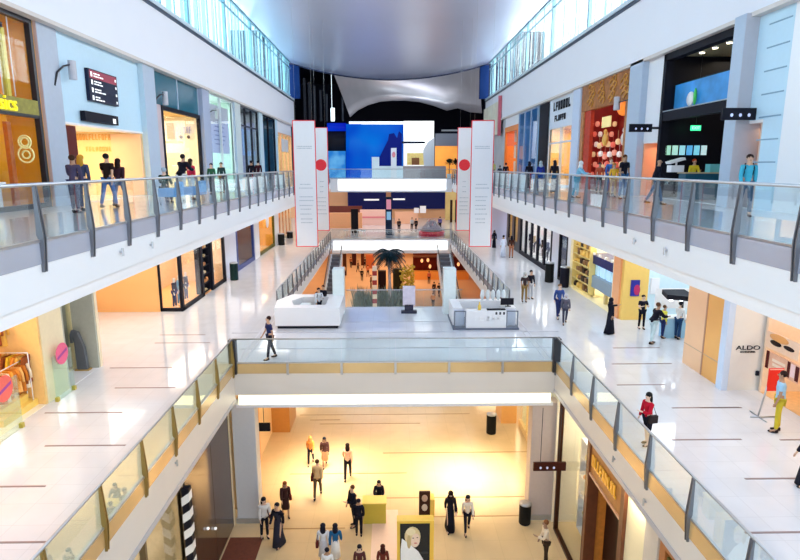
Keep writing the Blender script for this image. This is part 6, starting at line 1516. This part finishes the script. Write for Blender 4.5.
# dark doormat-like bench strip before left recess handled by floor; bridge lamps, and unseen lamp panels added under the galleries
def panel_lamp(x, y, z, sx, sy, power, col, label, grp, spread=None):
    t = thing('ceiling_lamp', label, 'lamp', (x, y, z), group=grp)
    MB().box((x - sx / 2, y - sy / 2, z - .06), (x + sx / 2, y + sy / 2, z)).build('housing', wht, t)
    area('lamp_light', (x, y, z - .09), (0, 0, 0), sx, sy, power, col, spread=spread)
for y in (8, 17, 26, 36, 48, 60):
    for s, x in (('left', -9.5), ('right', 10)):
        panel_lamp(x, y, Z2 - .5 - .02, 2.6, 5.5, 150 if y < 30 else 210, (1, .92, .88) if s == 'left' else (.86, .91, 1), 'added unseen lamp panel under the top %s gallery' % s, 'added lamp panels under the top %s gallery' % s)
panel_lamp(-3.4, 28.8, Z1 - 2.14, 1.6, 2.4, 210, (1, .86, .62), 'ceiling lamp panel under the bridge', 'lamp panels under the bridge', 75)
panel_lamp(4.0, 28.2, Z1 - 2.14, 1.6, 2.4, 260, (1, .88, .66), 'ceiling lamp panel under the bridge', 'lamp panels under the bridge', 75)
panel_lamp(0.2, 29.2, Z1 - 2.14, 2.4, 7, 500, (1, .78, .50), 'ceiling lamp panel under the bridge', 'lamp panels under the bridge')
for y in (38, 46, 56):
    for x in (-9.8, 10.2): panel_lamp(x, y, Z1 - .52, 3, 6, 260, (1, .72, .42), 'added unseen lamp panel under the middle gallery beyond the bridge', 'added lamp panels under the middle gallery')  # unseen panels added to light the ground floor beyond the bridge
for y in (14, 20):
    for s in (-1, 1): pass
# ================================================================== PEOPLE IN VIEW
CR = (.85, .78, .62)
# ground floor
G = [
 ('person in an orange top and black trousers walking by the bright floor patch', 311, 464, 436, 0, 'walk', 'shirt', (.95, .35, .08), 'trousers', BK, 'headscarf', (.95, .4, .12), None),
 ('person in a dark jacket and peach skirt beside the one in orange', 325, 466, 437, 10, 'walk', 'coat', (.08, .03, .03), 'skirt', (.9, .5, .3), 'hair_long', BK, None),
 ('person in a tan coat carrying a bag walking away', 318, 497, 458, 180, 'walk', 'coat', (.62, .45, .25), 'trousers', (.1, .07, .05), 'hair_short', (.05, .02, .01), 'shoulder_bag'),
 ('person in a peach top and black trousers with long dark hair', 348, 479, 444, 180, 'walk', 'shirt', (.9, .52, .36), 'trousers', BK, 'hair_long', (.02, .01, .01), None),
 ('person in a short dark dress with a dark bag near the left column', 286, 516, 482, 20, 'stroll', 'coat', (.05, .02, .02), 'skirt', (.05, .02, .02), 'hair_long', (.25, .07, .02), 'shoulder_bag'),
 ('person with big dark hair in black and white, nearest the left column', 265, 538, 498, 30, 'phone', 'coat', (.75, .72, .7), 'trousers', BK, 'hair_long', BK, 'shoulder_bag'),
 ('person in an open black robe over white near the left column', 279, 545, 499, -20, 'stroll', 'shirt', BK, 'robe', (.03, .03, .05), 'hair_short', BK, None),
 ('person in a pale grey top with a dark bag at the bottom edge', 324, 566, 525, 180, 'stand', 'shirt', (.7, .72, .78), 'skirt', (.6, .6, .66), 'hair_long', BK, 'shoulder_bag'),
 ('person in a blue top and white skirt with black hair at the bottom edge', 336, 566, 525, 180, 'stroll', 'shirt', (.02, .12, .28), 'skirt', (.85, .85, .85), 'hair_long', BK, None),
 ('person in a black suit gesturing left of the mustard counter', 354, 526, 485, -60, 'phone', 'coat', BK, 'trousers', BK, 'hair_short', (.1, .04, .02), None),
 ('person in a black suit standing in front of the gesturing one', 359, 536, 500, 180, 'stand', 'coat', BK, 'trousers', BK, 'hair_short', BK, None),
 ('person in a long black robe walking with a maroon bag', 450, 529, 491, 0, 'walk', 'shirt', BK, 'robe', BK, 'headscarf', (.02, .015, .015), 'shoulder_bag'),
 ('person in a pale top and black trousers with a maroon bag', 467, 532, 495, 0, 'walk', 'shirt', (.8, .72, .62), 'trousers', BK, 'hair_long', BK, 'shoulder_bag'),
 ('man in a pale shirt looking at a phone by the right shop window', 545, 565, 521, -90, 'phone', 'shirt', (.85, .72, .55), 'trousers', (.05, .03, .02), 'hair_short', (.25, .1, .04), None),
 ('dark haired person at the bottom edge below the mustard counter', 360, 584, 546, 0, 'stand', 'shirt', (.1, .03, .03), 'trousers', BK, 'hair_long', BK, None),
 ('dark haired person at the bottom edge left of the portrait board', 383, 584, 546, 180, 'stand', 'shirt', (.15, .03, .02), 'trousers', BK, 'hair_long', (.05, .01, .01), None),
 ('dark haired person in white at the very bottom edge left', 328, 588, 549, 180, 'stand', 'shirt', (.8, .8, .82), 'trousers', BK, 'hair_short', BK, None),
]
for g in G:
    person(g[0], g[1], g[2], 0, g[3], g[4], g[5], g[6], g[7], g[8], g[9], g[10], g[11], extra=g[12], xc=(.12, .02, .02), skin=NP[0] % 3)
a = P(379, 509, Z=0)
t = thing('stool', 'dark stool behind the mustard counter', 'stool', (a.x, a.y + .25, 0)); MB().lathe((a.x, a.y + .25, .42), [(.18, 0), (.2, .04), (.17, .08)], 14).build('seat', dark, t)
for k in range(4): MB().tube([(a.x + .2 * math.cos(k * 1.57 + .78), a.y + .25 + .2 * math.sin(k * 1.57 + .78), 0), (a.x + .1 * math.cos(k * 1.57 + .78), a.y + .25 + .1 * math.sin(k * 1.57 + .78), .43)], .018, 6).build('leg', dark, t)
person('person in black seated on a stool behind the mustard counter', loc=(a.x, a.y + .2, .02), h=1.7, face=0, pose='sit', top='coat', tc=BK, bc=BK, hair='hair_long', hc=BK)
# level one
L1 = [
 ('man in a navy top and black trousers standing on the bridge by the white kiosk', 271, 359, 317, -60, 'stroll', 'tee', NV, 'trousers', (.03, .03, .05), 'hair_short', (.03, .015, .01), None),
 ('man in navy walking beside the robed woman on the right gallery', 558, 318, 284, 0, 'walk', 'shirt', (.04, .08, .28), 'trousers', (.02, .03, .12), 'hair_short', (.2, .1, .04), None),
 ('woman in a black robe over white beside the man in navy on the right gallery', 564.5, 324, 294, -10, 'walk', 'coat', (.1, .1, .14), 'trousers', (.05, .05, .08), 'headscarf', (.5, .5, .55), None),
 ('person in a long black robe pointing right before the cream lit shop', 609, 334, 299, 100, 'point', 'shirt', BK, 'robe', BK, 'headscarf', BK, None),
 ('man in a black t-shirt with folded arms before the mustard wall', 641, 329, 296, 0, 'folded', 'tee', BK, 'trousers', BK, 'hair_short', (.02, .01, .01), None),
 ('person in a black jacket and pale trousers bending at the phone kiosk', 652, 344, 303, 100, 'rail', 'coat', BK, 'trousers', (.55, .68, .72), 'hair_short', (.1, .04, .02), None),
 ('person with a yellow top and navy bag at the phone kiosk', 662, 338, 306, 90, 'stand', 'shirt', (.85, .8, .1), 'trousers', NV, 'hair_short', (.1, .05, .02), 'shoulder_bag'),
 ('person in a white shirt and dark blue jeans at the phone kiosk', 677, 339, 303, 120, 'phone', 'shirt', WH, 'trousers', (.02, .06, .16), 'hair_short', BK, None),
 ('person with a brown top and khaki trousers near the right kiosk', 524, 302, 273, 0, 'stand', 'tee', (.05, .03, .03), 'trousers', (.28, .17, .06), 'headscarf', (.5, .5, .5), None),
 ('person in black behind the one in khaki trousers', 530, 299, 271, 20, 'stand', 'shirt', BK, 'trousers', (.5, .5, .55), 'hair_short', BK, None),
 ('person in black near the tall banner on the right gallery', 494, 248, 231, 0, 'stand', 'shirt', BK, 'robe', BK, 'headscarf', BK, None),
 ('person in black top and pale robe beside the lavender panel', 503, 257, 233, 180, 'stand', 'shirt', (.7, .72, .85), 'robe', (.7, .75, .9), 'hair_short', BK, None),
 ('person in dark brown beside the amber shop front', 511, 258, 236, 180, 'stand', 'shirt', (.08, .03, .02), 'trousers', (.4, .15, .08), 'hair_long', BK, None),
 ('woman in a red top and black shorts leaning on the lower right balustrade', 646, 445, 394, -75, 'phone', 'shirt', (.5, .01, .03), 'shorts', BK, 'hair_long', (.015, .008, .008), 'shoulder_bag'),
 ('man in a light blue shirt and mustard trousers standing at right', 776, 432, 369, -120, 'stand', 'tee', (.35, .58, .80), 'trousers', (.62, .48, .04), 'hair_short', (.02, .01, .01), None),
 ('person in black at the right edge of the picture', 806, 486, 430, -90, 'stroll', 'coat', BK, 'robe', (.02, .02, .03), 'headscarf', BK, None),
]
for g in L1:
    person(g[0], g[1], g[2], Z1, g[3], g[4], g[5], g[6], g[7], g[8], g[9], g[10], g[11], extra=g[12], xc=(.03, .02, .02), skin=(NP[0] * 2) % 3)
# level two: (label, head px, head py, X, ...)
L2 = [
 ('person in denim blue with dark hair, left of the blond one by the cream opening', 71, 158, -9.6, 180, 'phone', 'shirt', (.06, .05, .10), 'trousers', (.02, .03, .09), 'hair_short', (.05, .02, .01), None),
 ('person with blond hair and a grey blue top by the cream opening', 80, 158, -9.8, 180, 'stand', 'shirt', (.05, .06, .12), 'trousers', (.02, .04, .12), 'hair_long', (.55, .28, .03), None),
 ('man in a black t-shirt and blue jeans by the top left cream opening', 105, 155, -9.6, 180, 'walk', 'tee', (.02, .01, .015), 'trousers', (.04, .13, .40), 'hair_short', (.01, .005, .005), None),
 ('woman in dark top and jeans walking beside the man in the black t-shirt', 117, 160, -9.6, 180, 'walk', 'shirt', (.05, .02, .03), 'trousers', (.04, .08, .22), 'hair_long', (.02, .01, .01), None),
 ('person in black seated on the left blue armchair', 163, 170, -8.6, 180, 'sit', 'shirt', (.01, .05, .03), 'trousers', BK, 'hair_short', (.4, .5, .6), None),
 ('tall person in black with pale trousers between the blue armchairs', 180, 156, -8.4, 160, 'rail', 'coat', BK, 'trousers', (.8, .8, .8), 'hair_short', BK, None),
 ('person with long dark hair and a red top by the right blue armchair', 190, 161, -8.4, 150, 'stand', 'shirt', (.6, .03, .08), 'trousers', (.7, .78, .85), 'hair_long', (.04, .02, .01), None),
 ('person in dark green before the pale glass shop front', 211, 165, -9.0, 0, 'stand', 'shirt', (.03, .12, .06), 'trousers', BK, 'hair_short', BK, None),
 ('person in black beside the pale glass shop front', 221, 164, -9.0, 0, 'stand', 'shirt', (.02, .05, .05), 'trousers', BK, 'hair_short', BK, None),
 ('person in dark clothes before the blue panels, left of a pair', 251, 162, -9, 180, 'stand', 'shirt', BK, 'trousers', BK, 'hair_short', BK, None),
 ('person in dark clothes before the blue panels, right of a pair', 258, 162, -9, 180, 'stand', 'shirt', (.05, .01, .02), 'trousers', BK, 'hair_short', BK, None),
 ('man in a blue shirt with a bag near the right edge, top gallery', 750, 157, 10.2, -20, 'stroll', 'shirt', (.06, .42, .58), 'trousers', (.02, .08, .16), 'hair_short', (.02, .01, .01), 'backpack'),
 ('bald man in a black jacket over a white shirt before the black cafe', 658, 160, 10.0, 60, 'walk', 'coat', BK, 'trousers', (.04, .1, .2), None, BK, None),
 ('cafe worker in white at the left of the cafe counter', 668, 171, 12.9, 0, 'phone', 'shirt', WH, 'trousers', BK, 'hair_short', (.6, .6, .6), None),
 ('cafe worker in a yellow shirt and red cap behind the counter', 694, 161, 13.75, 0, 'phone', 'shirt', (.9, .75, .05), 'trousers', BK, 'hair_short', (.5, .05, .01), None),
 ('man in a black t-shirt with a pale print beside the red ornate shop', 625, 157, 10.2, 20, 'stand', 'tee', BK, 'trousers', (.05, .15, .32), 'hair_short', (.1, .03, .01), None),
 ('person in blue before the red ornate shop', 611, 160, 11.2, 0, 'stand', 'shirt', (.05, .15, .45), 'trousers', (.05, .1, .3), 'hair_short', (.3, .1, .05), None),
 ('person in amber before the red ornate shop', 614.5, 165, 10.4, 0, 'stand', 'shirt', (.9, .5, .05), 'trousers', (.6, .3, .1), 'hair_long', (.5, .2, .05), None),
 ('person in a red top at the left of the red ornate shop', 600, 164, 11.0, 0, 'stand', 'shirt', (.6, .1, .05), 'trousers', BK, 'hair_short', BK, None),
 ('person in a blue and white top leaning over the top right balustrade', 578, 163, 8.4, 60, 'rail', 'shirt', (.25, .55, .75), 'trousers', (.1, .4, .55), 'headscarf', (.8, .82, .85), None),
 ('person in black on the top right gallery before the orange interior', 555, 162, 8.8, 180, 'stand', 'shirt', BK, 'robe', BK, 'hair_long', BK, None),
 ('person in blue with a grey scarf on the top right gallery', 541, 163, 8.8, 180, 'stand', 'shirt', (.02, .04, .30), 'trousers', NV, 'headscarf', (.4, .5, .55), None),
 ('person in black before the tall blue shop front', 529.5, 163, 8.8, 180, 'stand', 'shirt', BK, 'robe', BK, 'hair_long', BK, None),
 ('person in black before the orange shop front on the top right gallery', 506, 164, 9.2, 180, 'stand', 'shirt', BK, 'trousers', BK, 'hair_short', BK, None),
 ('person in dark grey left of the one before the orange shop front', 500, 167, 9.4, 180, 'stand', 'shirt', (.05, .07, .1), 'trousers', BK, 'hair_short', BK, None),
 ('person in yellow green beside the tall right banner on the top gallery', 493, 162, 9.6, 180, 'stand', 'shirt', (.7, .75, .2), 'trousers', (.1, .12, .2), 'hair_short', BK, None),
]
for g in L2:
    a = P(g[1], g[2], X=g[3]); h = max(1.42, min(1.9, a.z - Z2 + .04))
    sit = g[5] == 'sit'
    person(g[0], loc=(g[3], a.y, Z2), h=1.65 if sit else h, face=g[4], pose=g[5], top=g[6], tc=g[7], bot=g[8], bc=g[9], hair=g[10], hc=g[11], extra=g[12], xc=(.02, .03, .04), skin=(NP[0]) % 3)
    if g[1] == 625:
        pass
# blue armchairs and side goods on the top left gallery
blu = M('armchair_blue', (.16, .42, .80), .6)
def armchair(px, X, label, y=None):
    a = P(px, 165, X=X); x, y = X, (y or a.y)
    t = thing('armchair', label, 'armchair', (x, y, Z2))
    MB().box((x - .32, y - .3, Z2 + .3), (x + .3, y + .3, Z2 + .45)).build('seat', blu, t, .04)
    MB().box((x + .28, y - .34, Z2 + .3), (x + .42, y + .34, Z2 + .85)).build('backrest', blu, t, .05)
    for s in (-1, 1): MB().box((x - .3, y + s * .34 - .05, Z2 + .3), (x + .35, y + s * .34 + .05, Z2 + .62)).build('armrest', blu, t, .03)
    for sx in (-.26, .32):
        for s in (-1, 1): MB().tube([(x + sx, y + s * .3, Z2), (x + sx, y + s * .3, Z2 + .32)], .02, 6).build('leg', steel, t)
armchair(0, -8.15, 'light blue armchair on the top left gallery, nearer of two', P(168, 165, X=-8.15).y); armchair(0, -7.75, 'light blue armchair on the top left gallery, farther of two', P(192, 165, X=-7.75).y)
for i, (y, x) in enumerate([(36.5, -8.6), (39.5, -8.6), (46.5, -8.6)]):
    t = thing('planter', 'white planter box behind the top left balustrade, %s from the camera' % ['first', 'second', 'third'][i], 'planter', (x, y, Z2))
    MB().box((x - .25, y - .9, Z2), (x + .25, y + .9, Z2 + .75)).build('box', wht, t); MB().box((x - .22, y - .87, Z2 + .75), (x + .22, y + .87, Z2 + .77)).build('soil', brown, t)
for i, y in enumerate((38, 41.5, 45, 49, 53, 57)):
    o = MB().box((8.6, y - 1.0, Z2), (9.1, y + 1.0, Z2 + .8)).box((8.55, y - 1.03, Z2 + .8), (9.15, y + 1.03, Z2 + .85)).build('bench_box', wht, None, loc=(8.85, y, Z2)); tag(o, 'white low display box behind the top right balustrade, %s from the camera' % ['first', 'second', 'third', 'fourth', 'fifth', 'sixth'][i], 'box')
# table with the cafe goods in the near court: white low wall behind cream opening rail
for o in bpy.data.objects:
    if 'label' in o and len(o['label'].split()) > 16: print('LONG', len(o['label'].split()), o['label'])
    for k in ('_world', '_base'):
        if k in o: del o[k]
